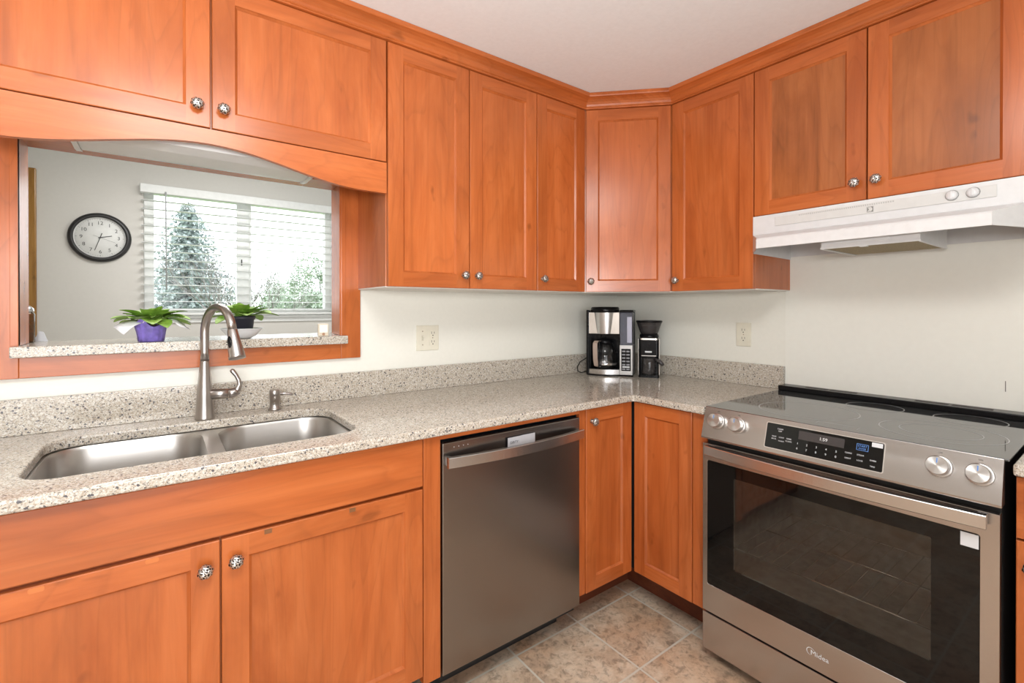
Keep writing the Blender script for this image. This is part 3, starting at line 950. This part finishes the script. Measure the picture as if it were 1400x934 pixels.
# cooktop
MB().box(.000, .770, -.640, -.008, .9145, .9195, 0, .0012).build('cooktop_glass', cook_g, t)
def ringmesh(mb, x, y, r, wd=.0028, n=72):
    a = [(x + (r - wd) * cos(2 * pi * i / n), y + (r - wd) * sin(2 * pi * i / n), .91975) for i in range(n)]
    b = [(x + r * cos(2 * pi * i / n), y + r * sin(2 * pi * i / n), .91975) for i in range(n)]
    mb.loops([a, b], 0, False)
for x, y, rs in ((.255, -.43, (.150,)), (.605, -.435, (.140, .092)), (.375, -.175, (.085,)), (.625, -.175, (.088,))):
    mb = MB()
    for r in rs:
        ringmesh(mb, x, y, r)
    mb.build('burner_ring', ring_m, t)
mb = MB()
for a, b, c_, e_ in ((.36, .44, -.575, -.573), (.345, .347, -.60, -.575), (.453, .455, -.60, -.575)):
    mb.box(a, b, c_, e_, .9196, .91975)
mb.build('touch_mark', ring_m, t)
mb = MB()
mb.box(.001, .774, -.079, -.010, .9198, .941, 0, .003)
mb.build('rear_vent', black_p, t)
vs_m = plain('vent slot', (.05, .04, .04), .7)
for a, b in ((.10, .18), (.19, .28), (.46, .55), (.56, .66)):
    MB().box(a, b, -.055, -.032, .9412, .9418).build('vent_slot', vs_m, t)
# control panel, sloping
pp = [(-.640, .9185), (-.6715, .815), (-.6715, .809), (-.630, .809), (-.630, .9185)]
MB().prism(pp, .0, .7615, 0, 'x').build('control_panel', steel, t, bevel=.0015)
PS = Vector((0, -.640 + .6715, .9185 - .815)).normalized()     # up along the slope
PN = Vector((0, -PS.z, PS.y))                                   # outward normal
def on_panel(x, s, h=0.0):
    p = Vector((x, -.6715, .815)) + PS * s + PN * h
    return p
def panel_quad(mb, x0, x1, s0, s1, h, mat=0, r=.004):
    lp = rrect(x0, x1, s0, s1, r, 4)
    top = [on_panel(x, s, h) for x, s in lp]; bot = [on_panel(x, s, .0002) for x, s in lp]
    mb.loops([bot, top], mat, False, True, True)
pd = panel = MB(); panel_quad(panel, .222, .533, .014, .092, .0012); pd = panel.build('control_display', oven_b, t)
mb = MB(); panel_quad(mb, .2195, .536, .0115, .0945, .0006, 0, .005); mb.build('display_bezel', alu, t)
mb = MB(); panel_quad(mb, .318, .440, .058, .084, .0016, 0, .001); mb.build('lcd_screen', lcd, pd)
def ptext(mb, s_, size, x, s):
    M = plane_M(on_panel(x, s, .0021), (1, 0, 0), PS); mb.text(s_, size, M, 0, depth=.0002)
mb = MB()
ptext(mb, '1:59', .013, .386, .0705)
for s_, x, s, z in (('CLEAR', .264, .077, .006), ('OFF', .264, .070, .006), ('BAKE', .248, .0515, .0055), ('BROIL', .248, .044, .0055), ('CONV', .270, .0515, .0055),
                   ('WARM', .270, .040, .0055), ('TIMER', .292, .0515, .0055), ('CLOCK', .292, .044, .0055), ('CLEAN', .452, .048, .0055), ('LIGHT', .452, .033, .0055),
                   ('STEAM', .481, .048, .0055), ('LOCK', .481, .033, .0055), ('OVEN', .511, .040, .0055), ('TIME', .511, .024, .0055)):
    ptext(mb, s_, z, x, s)
for i, ch in enumerate('1234567890'):
    ptext(mb, ch, .0085, .318 + (i % 5) * .026, .044 if i < 5 else .029)
mb.build('lettering', whiteprint, pd)
mb = MB()
ptext(mb, 'START', .0075, .484, .0735); ptext(mb, 'ENTER', .006, .484, .0665)
panel_quad(mb, .470, .498, .0615, .0625, .0017, 0, .0003); panel_quad(mb, .470, .498, .0785, .0795, .0017, 0, .0003)
panel_quad(mb, .470, .471, .0625, .0785, .0017, 0, .0003); panel_quad(mb, .497, .498, .0625, .0785, .0017, 0, .0003)
mb.build('start_button', blueprint, pd)['label'] = 'blue outlined start button'
mb = MB(); panel_quad(mb, .505, .530, .078, .090, .0017, 0, .001); mb.build('sticker', whiteprint, pd)['label'] = 'small white sticker'
for x in (.052, .126, .648, .722):
    c0 = on_panel(x, .062, 0)
    kb = MB().lathe((0, 0, 0), [(.0265, .0002), (.0265, .0035), (.0235, .004)], 0, 40)\
        .lathe((0, 0, 0), [(.0232, .0042), (.0226, .0275)], 0, 40, cap0=False, cap1=False)
    kb.lathe((0, 0, 0), [(.0226, .0275), (.0212, .0292)], 0, 40, cap0=False, cap1=True, smooth=False)
    kb = kb.build('control_knob', spun, t, weld=False)
    X_ = Vector((1, 0, 0))
    kb.matrix_local = Matrix(((1, PS.x, PN.x, c0.x), (0, PS.y, PN.y, c0.y), (0, PS.z, PN.z, c0.z), (0, 0, 0, 1)))
    MB().box(-.0011, .0011, .006, .018, .0293, .0298).build('pointer', blueprint, kb)
    mb = MB(); mb.text('OFF', .005, plane_M(on_panel(x, .096, .0003), (1, 0, 0), PS), 0, depth=.0001); mb.build('dial_print', ink, t)
# oven door
DF = -.6615
mb = MB()
mb.prism([(.001, .187), (.7575, .187), (.7575, .790), (.001, .790)], DF, DF + .025, 0, 'y', holes=[rrect(.019, .7235, .286, .731, .006, 3)])
od = mb.build('oven_door', steel, t, bevel=.0015)
mb = MB()
mb.prism(rrect(.0195, .723, .2865, .7305, .006, 3), DF + .001, DF + .007, 0, 'y', holes=[rrect(.1155, .634, .372, .690, .004, 3)])
mb.build('glass_border', oven_b, od)
MB().box(.1157, .6338, DF + .0012, DF + .0055, .3722, .6898).build('oven_window', oven_g, od)
mb = MB(); rings = []
for i in range(29):
    x = .026 + .712 * i / 28; s = (i / 28 - .5) * 2
    y = DF - .022 - .022 * (1 - s * s); z = .773
    rings.append([(x, y - .008, z - .0165), (x, y - .010, z - .0145), (x, y - .010, z + .0145), (x, y - .0085, z + .0165), (x, y + .006, z + .017), (x, y + .006, z - .016), (x, y - .002, z - .0165)])
mb.loops(rings, 0, False, True, True)
for x in (.030, .720):
    mb.box(x, x + .016, DF - .024, DF - .0005, .760, .785)
mb.build('handle', steel_h, od)
MB().box(.689, .7215, DF - .0002, DF + .0008, .6945, .728).build('sticker', whiteprint, od)['label'] = 'blank white sticker'
mb = MB()
mb.text('Midea', .0205, plane_M((.3805, DF - .0004, .2345), (1, 0, 0), (0, 0, 1)), 0, depth=.0002)
for i in range(18):
    pass
n = 26; ra, rb = [], []
for i in range(n + 1):
    a = radians(20 + 250 * i / n)
    wv = .0016 * sin(pi * i / n)
    ra.append((.3565 + (.0112 - wv) * cos(a), DF - .0005, .2372 + (.0112 - wv) * sin(a)))
    rb.append((.3565 + .0116 * cos(a), DF - .0005, .2372 + .0116 * sin(a)))
mb.loops([ra, rb], 0, False, closed=False)
mb.build('logo', whiteprint, od)
MB().box(.001, .7575, DF, DF + .025, .048, .181, 0, .002).build('drawer', steel, t)
for x in (.05, .70):
    for y in (-.58, -.12):
        MB().lathe((x, y, 0.0005), [(.015, 0), (.015, .0295)], 0, 12).build('foot', black_p, t)

# sheet behind the range
o = MB().box(-.0045, -.0008, -1.744, -.969, .90, 1.640).build('backing_panel', panel_p)
tag(o, 'smooth off-white sheet on the wall between range and hood', 'wall panel')
MB().box(-.0052, -.0046, -1.654, -1.652, 1.00, 1.035).build('scratch', plain('scuff', (.12, .11, .1), .8), o)

# ================================================================ RANGE HOOD
t = thing('range_hood', 'white under-cabinet range hood above the stove', 'range hood', (0, -0.9895, 0), RB)
HB = .7555
mb = MB()
def both(pts):
    mb.face([(a, b, c_) for a, b, c_ in pts])
x0, x1 = .0005, HB
l0, l1 = .069, .6925
F, Lp = -.3345, -.450
# control strip, slope, lip
mb.face([(x0, F, 1.6385), (x1, F, 1.6385), (x1, F, 1.566), (x0, F, 1.566)])
mb.face([(x0, F, 1.566), (x1, F, 1.566), (l1, Lp + .004, 1.536), (l0, Lp + .004, 1.536)])
mb.face([(l0, Lp + .004, 1.536), (l1, Lp + .004, 1.536), (l1, Lp, 1.531), (l0, Lp, 1.531)])
mb.face([(l0, Lp, 1.531), (l1, Lp, 1.531), (l1, Lp, 1.4985), (l0, Lp, 1.4985)])
for s, (xo, lo) in enumerate(((x0, l0), (x1, l1))):
    mb.face([(xo, F, 1.566), (lo, Lp + .004, 1.536), (lo, Lp, 1.531), (lo, Lp, 1.4985), (xo, F, 1.4935)])
    mb.face([(xo, F, 1.6385), (xo, F, 1.566), (xo, F, 1.4935), (xo, -.006, 1.489), (xo, -.006, 1.6385)])
mb.face([(x0, F, 1.6385), (x1, F, 1.6385), (x1, -.006, 1.6385), (x0, -.006, 1.6385)])
mb.face([(x0, -.006, 1.6385), (x1, -.006, 1.6385), (x1, -.006, 1.50), (x0, -.006, 1.50)])
o = mb.build('hood_shell', white_e, t)
md = o.modifiers.new('sheet', 'SOLIDIFY'); md.thickness = .003; md.offset = 0
md = o.modifiers.new('edge', 'BEVEL'); md.width = .002; md.segments = 2; md.limit_method = 'ANGLE'; md.angle_limit = radians(30)
MB().box(.085, .687, F - .0035, F - .0018, 1.592, 1.6265, 0, .001).build('control_strip', plain('hood strip', (.585, .585, .57), .35), t)
mb = MB()
for i in range(46):
    mb.box(.17 + i * .0062, .1735 + i * .0062, F - .0038, F - .0034, 1.6185, 1.6235)
mb.build('vent_slots', plain('hood slots', (.40, .40, .39), .6), t)
mb = MB(); mb.box(.380, .398, F - .0042, F - .0036, 1.596, 1.6145)
lg = mb.build('logo', plain('logo grey', (.22, .22, .21), .5), t)
mb = MB()
for k in range(3):
    mb.prism([(.3815 + .004 * k, 1.5975), (.3835 + .004 * k, 1.5975), (.3895 + .003 * k, 1.6055), (.3835 + .004 * k, 1.6130), (.3815 + .004 * k, 1.6130), (.3872 + .003 * k, 1.6055)], F - .0046, F - .0043, 0, 'y')
mb.build('logo_strokes', plain('logo pale', (.7, .7, .68), .5), lg)
for x in (.592, .638):
    k = MB().lathe((x, F - .0036, 1.6125), [(.0145, 0), (.0140, -.004), (.0125, -.010), (.003, -.0105)], 0, 24, 'y').build('dial', white_e, t)
    MB().box(x - .0018, x + .0018, F - .0165, F - .0142, 1.602, 1.623, 0, .0006).build('grip', white_e, k)
    mb = MB()
    for i in range(24):
        a0_, a1_ = 2 * pi * i / 24, 2 * pi * (i + 1) / 24
        mb.face([(x + .0145 * cos(a0_), F - .0037, 1.6125 + .0145 * sin(a0_)), (x + .0145 * cos(a1_), F - .0037, 1.6125 + .0145 * sin(a1_)),
                 (x + .0158 * cos(a1_), F - .0037, 1.6125 + .0158 * sin(a1_)), (x + .0158 * cos(a0_), F - .0037, 1.6125 + .0158 * sin(a0_))])
    mb.build('dial_ring', plain('dial outline', (.22, .22, .21), .5), t)
# blower box with light cover and filter
mb = MB(); mb.prism([(-.405, 1.484), (-.405, 1.525), (-.330, 1.545), (-.325, 1.632), (-.09, 1.632), (-.09, 1.484)], .268, .534, 0, 'x')
mb.build('blower_box', white_e, t)
MB().box(.272, .460, -.4085, -.4055, 1.492, 1.53, 0, .001).build('light_cover', lens_m, t)
MB().box(.276, .527, -.392, -.105, 1.4795, 1.4838, 0, .0008).build('grease_filter', filter_m, t)
mb = MB()
mb.box(.266, .536, -.4075, -.396, 1.4785, 1.4835).box(.266, .274, -.396, -.09, 1.477, 1.4835).box(.529, .536, -.396, -.09, 1.477, 1.4835)
mb.box(.38, .40, -.4085, -.39, 1.476, 1.4795)
mb.build('filter_frame', white_e, t)

# ================================================================ OUTLETS
def outlet(parent, x, z):
    o = MB().prism(rrect(x - .017, x + .017, z - .0165 + .0, z + .0165, .010, 5), -.0075, -.0058, 0, 'y').build('receptacle', ivory, parent)
    mb = MB()
    mb.box(x - .0075, x - .0055, -.0080, -.0074, z - .002, z + .0085).box(x + .0055, x + .0075, -.0080, -.0074, z - .001, z + .0075)
    mb.lathe((x, -.0074, z - .0085), [(.0028, 0), (.0028, -.0006)], 0, 12, 'y')
    mb.build('socket_slots', slot_m, o)


t = thing('outlet_plate', 'almond double wall plate with switch and outlet on the sink wall', 'outlet', (-1.275, -.0006, 1.143))
MB().box(-.055, .055, -.0055, 0, -.056, .056, 0, .002).build('plate', ivory, t)
outlet(t, .024, .0195); outlet(t, .024, -.0195)
MB().box(-.031, -.021, -.0068, -.0058, -.012, .012).build('switch_collar', plain('switch collar', (.60, .57, .47), .5), t)
MB().prism([(-.0068, -.005), (-.015, .004), (-.014, .010), (-.0068, .006)], -.030, -.022, 0, 'x').build('toggle', ivory, t)
mb = MB()
for z in (-.03, .03):
    mb.lathe((-.026, -.0057, z), [(.003, 0), (.003, -.0008)], 0, 12, 'y')
mb.lathe((.024, -.0057, 0), [(.0028, 0), (.0028, -.0008)], 0, 12, 'y')
mb.build('screw', plain('screw tan', (.35, .3, .22), .4), t)

t = thing('outlet_plate', 'almond single wall outlet plate on the stove wall right of coffee grinder', 'outlet', (-.0006, -.7815, 1.150), RB)
MB().box(-.0355, .0355, -.0055, 0, -.056, .056, 0, .002).build('plate', ivory, t)
outlet(t, 0, .0195); outlet(t, 0, -.0195)
MB().lathe((0, -.0057, 0), [(.0028, 0), (.0028, -.0008)], 0, 12, 'y').build('screw', plain('screw tan', (.35, .3, .22), .4), t)

# ================================================================ COFFEE MAKER, GRINDER
AZ = math.atan2(-.828, .56)
t = thing('coffee_maker', 'black and steel drip coffee maker with glass carafe in the counter corner', 'coffee maker', (-.386, -.120, CT1 + .0004), AZ)
mb = MB()
mb.prism([(.000, .030), (.012, .008), (.05, -.006), (.12, -.006), (.158, .006), (.172, .012), (.243, .004), (.243, .150), (.0, .150)], 0, .008)
mb.prism([(.002, .03), (.002, .150), (.243, .150), (.243, .12), (.02, .12), (.02, .03)], .008, .345)
mb.prism([(.002, .03), (.175, .02), (.175, .12), (.002, .12)], .222, .345)
mb.box(-.003, .011, .005, .150, 0, .352, 0, .004)
mb.build('housing', black_p, t)
mb = MB(); ring0, ring1 = [], []
arcp = [(.010 + .162 * i / 16, .010 - .020 * sin(pi * i / 16)) for i in range(17)]
mb.prism(arcp + [(.172, .11), (.010, .11)], .0085, .034)
mb.build('base_band', steel_h, t)
mb = MB(); mb.prism([(x, y + .001) for x, y in arcp] + [(.172, .11), (.010, .11)], .034, .0365)
mb.build('warming_plate', black_p, t)
mb = MB(); mb.prism([(.011, .012), (.172, .010), (.172, .03), (.011, .03)], .225, .338)
mb.build('brew_face', alu, t)
mb = MB(); rings = []
for z, r in ((.2245, .058), (.26, .062), (.338, .069)):
    rings.append([(.0915 + r * cos(a), .055 - .062 * sin(a) * r / .066, z) for a in [pi * i / 20 for i in range(21)]])
mb.loops(rings, 0, True, closed=False); mb.build('filter_basket', steel_h, t)
MB().lathe((.0915, .052, .338), [(.074, 0), (.076, .004), (.076, .022), (.071, .030), (.03, .031)], 0, 32).build('lid', black_p, t)
cf = MB().lathe((.090, .052, .0368), [(.054, 0), (.060, .004), (.063, .04), (.060, .085), (.050, .115), (.042, .130)], 0, 32, cap1=False).build('carafe', carafe_m, t)
MB().lathe((.090, .052, .0368), [(.043, .1305), (.047, .134), (.047, .148), (.038, .156), (.01, .158)], 0, 28).build('carafe_lid', black_p, cf)
MB().lathe((.090, .052, .0368), [(.0635, .020), (.0645, .024), (.0640, .030)], 0, 32, cap0=False, cap1=False).build('carafe_band', chrome, cf)
hb = MB(); hp = [(.066, .000, .185), (.058, -.022, .188), (.052, -.036, .176), (.052, -.040, .14), (.053, -.036, .09), (.057, -.026, .055), (.066, -.009, .048)]
rings = []
for (x, y, z) in hp:
    rings.append([(x - .0115, y - .003, z), (x + .0115, y - .003, z), (x + .0115, y + .006, z), (x - .0115, y + .006, z)])
hb.loops(rings, 0, False, True, True); hb.build('carafe_handle', taupe, cf)['label'] = 'taupe faced handle'
MB().box(.068, .0745, -.034, .004, .05, .186, 0, .002).build('handle_spine', black_p, cf)
# control tower
MB().box(.1745, .2415, .003, .119, .0085, .166, 0, .003).build('control_tower', plain('silver plastic', (.60, .60, .60), .35, .4), t)
kp = MB().box(.1835, .2325, .0008, .0030, .030, .147, 0, .001).build('keypad', black_p, t)
mb = MB()
for r in range(6):
    for cc in range(2):
        mb.box(.1880 + cc * .022, .2050 + cc * .022, -.0002, .0007, .036 + r * .0175 + (.006 if r > 0 else 0), .044 + r * .0175 + (.006 if r > 0 else 0), 0, .0003)
mb.build('button', plain('key grey', (.25, .25, .27), .4), kp)
MB().box(.1890, .2270, -.0004, .0007, .0475, .0555).build('display', whiteprint, kp)
MB().box(.1765, .2405, .004, .118, .1665, .340, 0, .004).build('water_tank', tank_m, t)
MB().box(.2135, .2375, .0022, .0038, .18, .315).build('level_window', plain('tank gauge', (.42, .42, .52), .3), t)
MB().box(.1745, .245, .0, .150, .3405, .352, 0, .004).build('tank_lid', black_p, t)
MB().tube([(.004, .07, .02), (-.02, .060, .010), (-.040, .050, .0045), (-.058, .052, .012), (-.062, .058, .036), (-.048, .066, .062), (-.015, .085, .085), (.004, .095, .09)], .0028, 0, 8).build('power_cord', black_p, t)

t = thing('coffee_grinder', 'black burr coffee grinder with smoked hopper right of the coffee maker', 'coffee grinder', (-.230, -.338, CT1 + .0004), AZ)
mb = MB()
mb.prism(rrect(.002, .108, -.004, .120, .012, 5), 0, .014)
mb.prism(rrect(.004, .106, .050, .118, .01, 5), .014, .110)
mb.prism(rrect(.006, .104, .004, .118, .012, 5), .110, .196)
mb.build('housing', black_p, t)
for x in (.000, .1045):
    MB().box(x, x + .005, .004, .112, .012, .204, 0, .002).build('side_trim', steel_h, t)
mb = MB(); mb.prism(rrect(.010, .100, .000, .112, .012, 5), .196, .205); mb.build('top_trim', alu, t)
MB().lathe((.054, .056, .205), [(.046, 0), (.050, .006), (.047, .018)], 0, 28).build('hopper_collar', black_p, t)
MB().lathe((.054, .056, .223), [(.042, 0), (.048, .014), (.066, .068), (.066, .073), (.040, .074)], 0, 32).build('hopper', smoke_m, t)
MB().lathe((.054, .056, .223), [(.036, .001), (.050, .045)], 0, 24).build('coffee_beans', plain('dark coffee beans', (.03, .014, .008), .4, noise=.5, nscale=150), t)
mb = MB(); mb.lathe((.054, .056, .286), [(.067, 0), (.0675, .004), (.0675, .009), (.060, .011)], 0, 32); mb.build('hopper_lid', black_p, t)
MB().box(.018, .092, .0018, .0036, .112, .115).build('trim_line', alu, t)
MB().box(.036, .070, .0020, .0036, .130, .138).build('badge', whiteprint, t)
MB().lathe((.054, .030, .0145), [(.034, 0), (.036, .01), (.036, .082), (.034, .086)], 0, 28).build('grounds_bin', smoke_m, t)
MB().tube([(.085, .01, .096), (.105, -.006, .090), (.118, -.012, .078), (.128, -.012, .068)], [.008, .010, .011, .007], 0, 10).build('lever', plain('smoke lever', (.05, .045, .045), .3), t)

# ================================================================ CLOCK
t = thing('wall_clock', 'round black-rimmed wall clock with white dial on the dining room wall', 'clock', (-2.545, DY - .0006, 1.731))
MB().lathe((0, 0, 0), [(.157, 0), (.1575, -.012), (.152, -.028), (.138, -.034), (.130, -.030), (.1285, -.022)], 0, 64, 'y', cap1=False).build('rim', clock_r, t)
MB().lathe((0, 0, 0), [(.1285, -.0225), (.1255, -.0235), (.1235, -.014)], 0, 64, 'y', cap0=False, cap1=False).build('inner_rim', plain('clock inner ring', (.66, .66, .65), .4), t)
MB().lathe((0, 0, 0), [(.128, -.008), (.126, -.0125), (.01, -.0125)], 0, 64, 'y').build('dial', clock_w, t)
mb = MB()
for h in range(1, 13):
    a = radians(30 * h)
    mb.text(str(h), .031, plane_M((.092 * sin(a), -.0132, .092 * cos(a)), (1, 0, 0), (0, 0, 1)), 0, depth=.0002)
mb.build('numerals', ink, t)
mb = MB()
for k in range(60):
    a = 2 * pi * k / 60; l_ = .008 if k % 5 == 0 else .004
    d_ = Vector((sin(a), 0, cos(a))); s_ = Vector((cos(a), 0, -sin(a))) * (.0009 if k % 5 == 0 else .0004)
    p0, p1 = d_ * .120, d_ * (.120 - l_)
    mb.face([tuple(q + Vector((0, -.0130, 0))) for q in (p0 + s_, p1 + s_, p1 - s_, p0 - s_)])
mb.build('minute_marks', ink, t)
def hand(nm, ang, ln, tail, wd, y):
    a = radians(ang); d_ = Vector((sin(a), 0, cos(a))); s_ = Vector((cos(a), 0, -sin(a))) * wd
    mb = MB(); lp = [d_ * -tail + s_, d_ * ln + s_ * .7, d_ * ln - s_ * .7, d_ * -tail - s_]
    mb.loops([[q + Vector((0, y, 0)) for q in lp], [q + Vector((0, y - .0008, 0)) for q in lp]], 0, False, True, True)
    mb.build(nm, ink, t)
hand('hour_hand', 76, .060, .010, .0028, -.0145)
hand('minute_hand', 198, .088, .030, .0024, -.016)
hand('second_hand', 111, .085, .036, .0006, -.0175)
MB().lathe((0, -.0125, 0), [(.004, 0), (.004, -.007)], 0, 16, 'y').build('hub', ink, t)

# ================================================================ BLIND
t = thing('window_blind', 'white horizontal slat blind on the dining room window', 'blind', (-1.69, DY - .001, 1.20))
bx0, bx1 = -.652, .660
MB().box(bx0, bx1, -.062, -.001, .848, .906, 0, .004).build('head_rail', white_v, t)
nsl = 14
for i in range(nsl):
    z = .800 - i * .0565
    tl = .0 if i < 11 else .0
    mb = MB(); rings = []
    for x in (bx0 + .004, bx1 - .004):
        rings.append([(x, -.058, z - .0010), (x, -.032, z + .0012), (x, -.008, z - .0010), (x, -.008, z + .0012), (x, -.032, z + .0036), (x, -.058, z + .0014)])
    mb.loops(rings, 0, False, True, True).build('slat', slat_m, t)
MB().box(bx0 + .004, bx1 - .004, -.058, -.008, .030, .045, 0, .003).build('bottom_rail', white_v, t)
mb = MB()
for x in (-.53, -.20, .12, .30, .56):
    for y in (-.0595, -.0065):
        mb.tube([(x, y, .045), (x, y, .85)], .0009, 0, 5)
mb.build('ladder_cord', white_v, t)
MB().tube([(-.515, -.070, .862), (-.514, -.071, .80), (-.512, -.070, .20)], .0045, 0, 8).build('tilt_wand', plain('wand grey', (.45, .46, .47), .3), t)

# ================================================================ OUTSIDE
struct('ground', MB().box(-60, 60, 2.6, 80, -1.6, -1.5), grass_m)

def cam_point(px, depth, z):
    r_ = Vector((cos(YAW), -sin(YAW), 0)); f_ = Vector((sin(YAW), cos(YAW), 0))
    p = Vector(cam.location) + f_ * depth + r_ * ((px - 699.25) / 647.42 * depth)
    return Vector((p.x, p.y, z))


def conifer(loc, h, rad, seed, label):
    rnd = random.Random(seed)
    t = thing('conifer_tree', label, 'tree', loc)
    MB().lathe((0, 0, 0), [(.22, 0), (.12, h * .5), (.02, h)], 0, 10).build('trunk', bark_m, t)
    mb = MB()
    nl = 52
    for i in range(nl):
        f = i / nl
        z = h * (.06 + .94 * f)
        R = rad * (1 - f) ** .72 * rnd.uniform(.75, 1.15) + .06
        nb = 14 if f < .6 else 10
        for k in range(nb):
            az = 2 * pi * (k + rnd.random()) / nb
            L_ = R * rnd.uniform(.7, 1.12); d_ = Vector((cos(az), sin(az), 0)); s_ = Vector((-sin(az), cos(az), 0))
            ns = max(3, int(L_ / .16))
            for j in range(ns):
                q = (j + .6) / ns
                p = d_ * (L_ * q) + Vector((0, 0, z - L_ * .32 * q + .1 * L_ * q * q))
                for m_ in range(3):
                    sz = rnd.uniform(.14, .30) * (1.15 - q * .5)
                    dd_ = (d_ * rnd.uniform(.1, 1) + s_ * rnd.uniform(-1, 1) + Vector((0, 0, rnd.uniform(-.9, .3)))).normalized() * sz
                    cr = dd_.cross(Vector((rnd.uniform(-1, 1), rnd.uniform(-1, 1), rnd.uniform(.2, 1)))).normalized() * sz * .3
                    mb.face([p - cr * .4, p + dd_ * .5 + cr, p + dd_, p + dd_ * .5 - cr])
    mb.build('needles', conif_m, t, weld=False)


conifer(cam_point(258, 24, -1.5), 8.2, 3.4, 5, 'tall grey-green conifer tree outside the dining room window')


def bare_tree(loc, h, seed, label):
    rnd = random.Random(seed); mb = MB()
    def grow(p, d_, ln, r, lev):
        q = p + d_ * ln; mid = p + d_ * ln * .5 + Vector((rnd.uniform(-1, 1), rnd.uniform(-1, 1), 0)) * ln * .05
        mb.tube([p, mid, q], [r, r * .85, r * .7], 0, 5 if lev < 3 else 3)
        if lev >= 6:
            return
        for _ in range(3 if lev < 4 else 2):
            nd = (d_ + Vector((rnd.uniform(-1, 1), rnd.uniform(-1, 1), rnd.uniform(-.1, .7))) * .62).normalized()
            grow(q, nd, ln * rnd.uniform(.66, .86), r * .62, lev + 1)
    grow(Vector((0, 0, 0)), Vector((0, 0, 1)), h * .26, h * .013, 0)
    o = mb.build('bare_tree', bark_m, None, weld=False); o.location = loc
    tag(o, label, 'tree', 'leafless trees outside')


bare_tree(cam_point(316, 16, -1.5), 5.0, 2, 'leafless grey tree just right of the tall conifer')
bare_tree(cam_point(356, 14, -1.5), 4.2, 9, 'leafless pale tree behind the right window sash')


def shrub(loc, rx, rz, seed, label, mat=None):
    rnd = random.Random(seed); mb = MB()
    cl = [(Vector((rnd.uniform(-.7, .7) * rx, rnd.uniform(-.5, .5) * rx, rz * rnd.uniform(.3, .8))), rnd.uniform(.35, .6) * rx * .7) for _ in range(9)]
    for c_, r_ in cl:
        for _ in range(330):
            v = Vector((rnd.gauss(0, 1), rnd.gauss(0, 1), rnd.gauss(0, 1))).normalized() * r_ * rnd.uniform(.6, 1.05)
            v.z *= rz / rx * .9 if rx > rz else 1
            p = c_ + v
            if p.z < 0:
                continue
            a = Vector((rnd.uniform(-1, 1), rnd.uniform(-1, 1), rnd.uniform(-1, 1))).normalized() * .09
            b = a.cross(Vector((rnd.uniform(-1, 1), rnd.uniform(-1, 1), rnd.uniform(-1, 1)))).normalized() * .045
            mb.face([p - a, p + b, p + a, p - b])
    t = thing('shrub', label, 'shrub', loc, 0, 'shrubs outside the window')
    mb.build('foliage', mat or shrub_m, t, weld=False)
    MB().tube([(0, 0, 0), (.05, 0, rz * .4), (0, .05, rz * .7)], [.08, .06, .03], 0, 6).build('stem', bark_m, t)


shrub(cam_point(438, 30, -1.5), 2.4, 6.6, 21, 'tall green shrub outside at the right edge of the window')
shrub(cam_point(398, 20, -1.5), 1.8, 3.8, 22, 'low green shrub outside under the right window sash')
shrub(cam_point(366, 36, -1.5), 3.0, 5.6, 23, 'rounded shrub outside just right of the window mullion')
shrub(cam_point(226, 13, -1.5), 1.0, 1.9, 24, 'low bright shrub outside in front of the conifer')
shrub(cam_point(292, 12, -1.5), .9, 1.9, 25, 'low shrub outside below the leafless tree')
shrub(cam_point(412, 42, -1.5), 3.2, 6.6, 26, 'far grey-green shrub outside behind the low shrub at right')
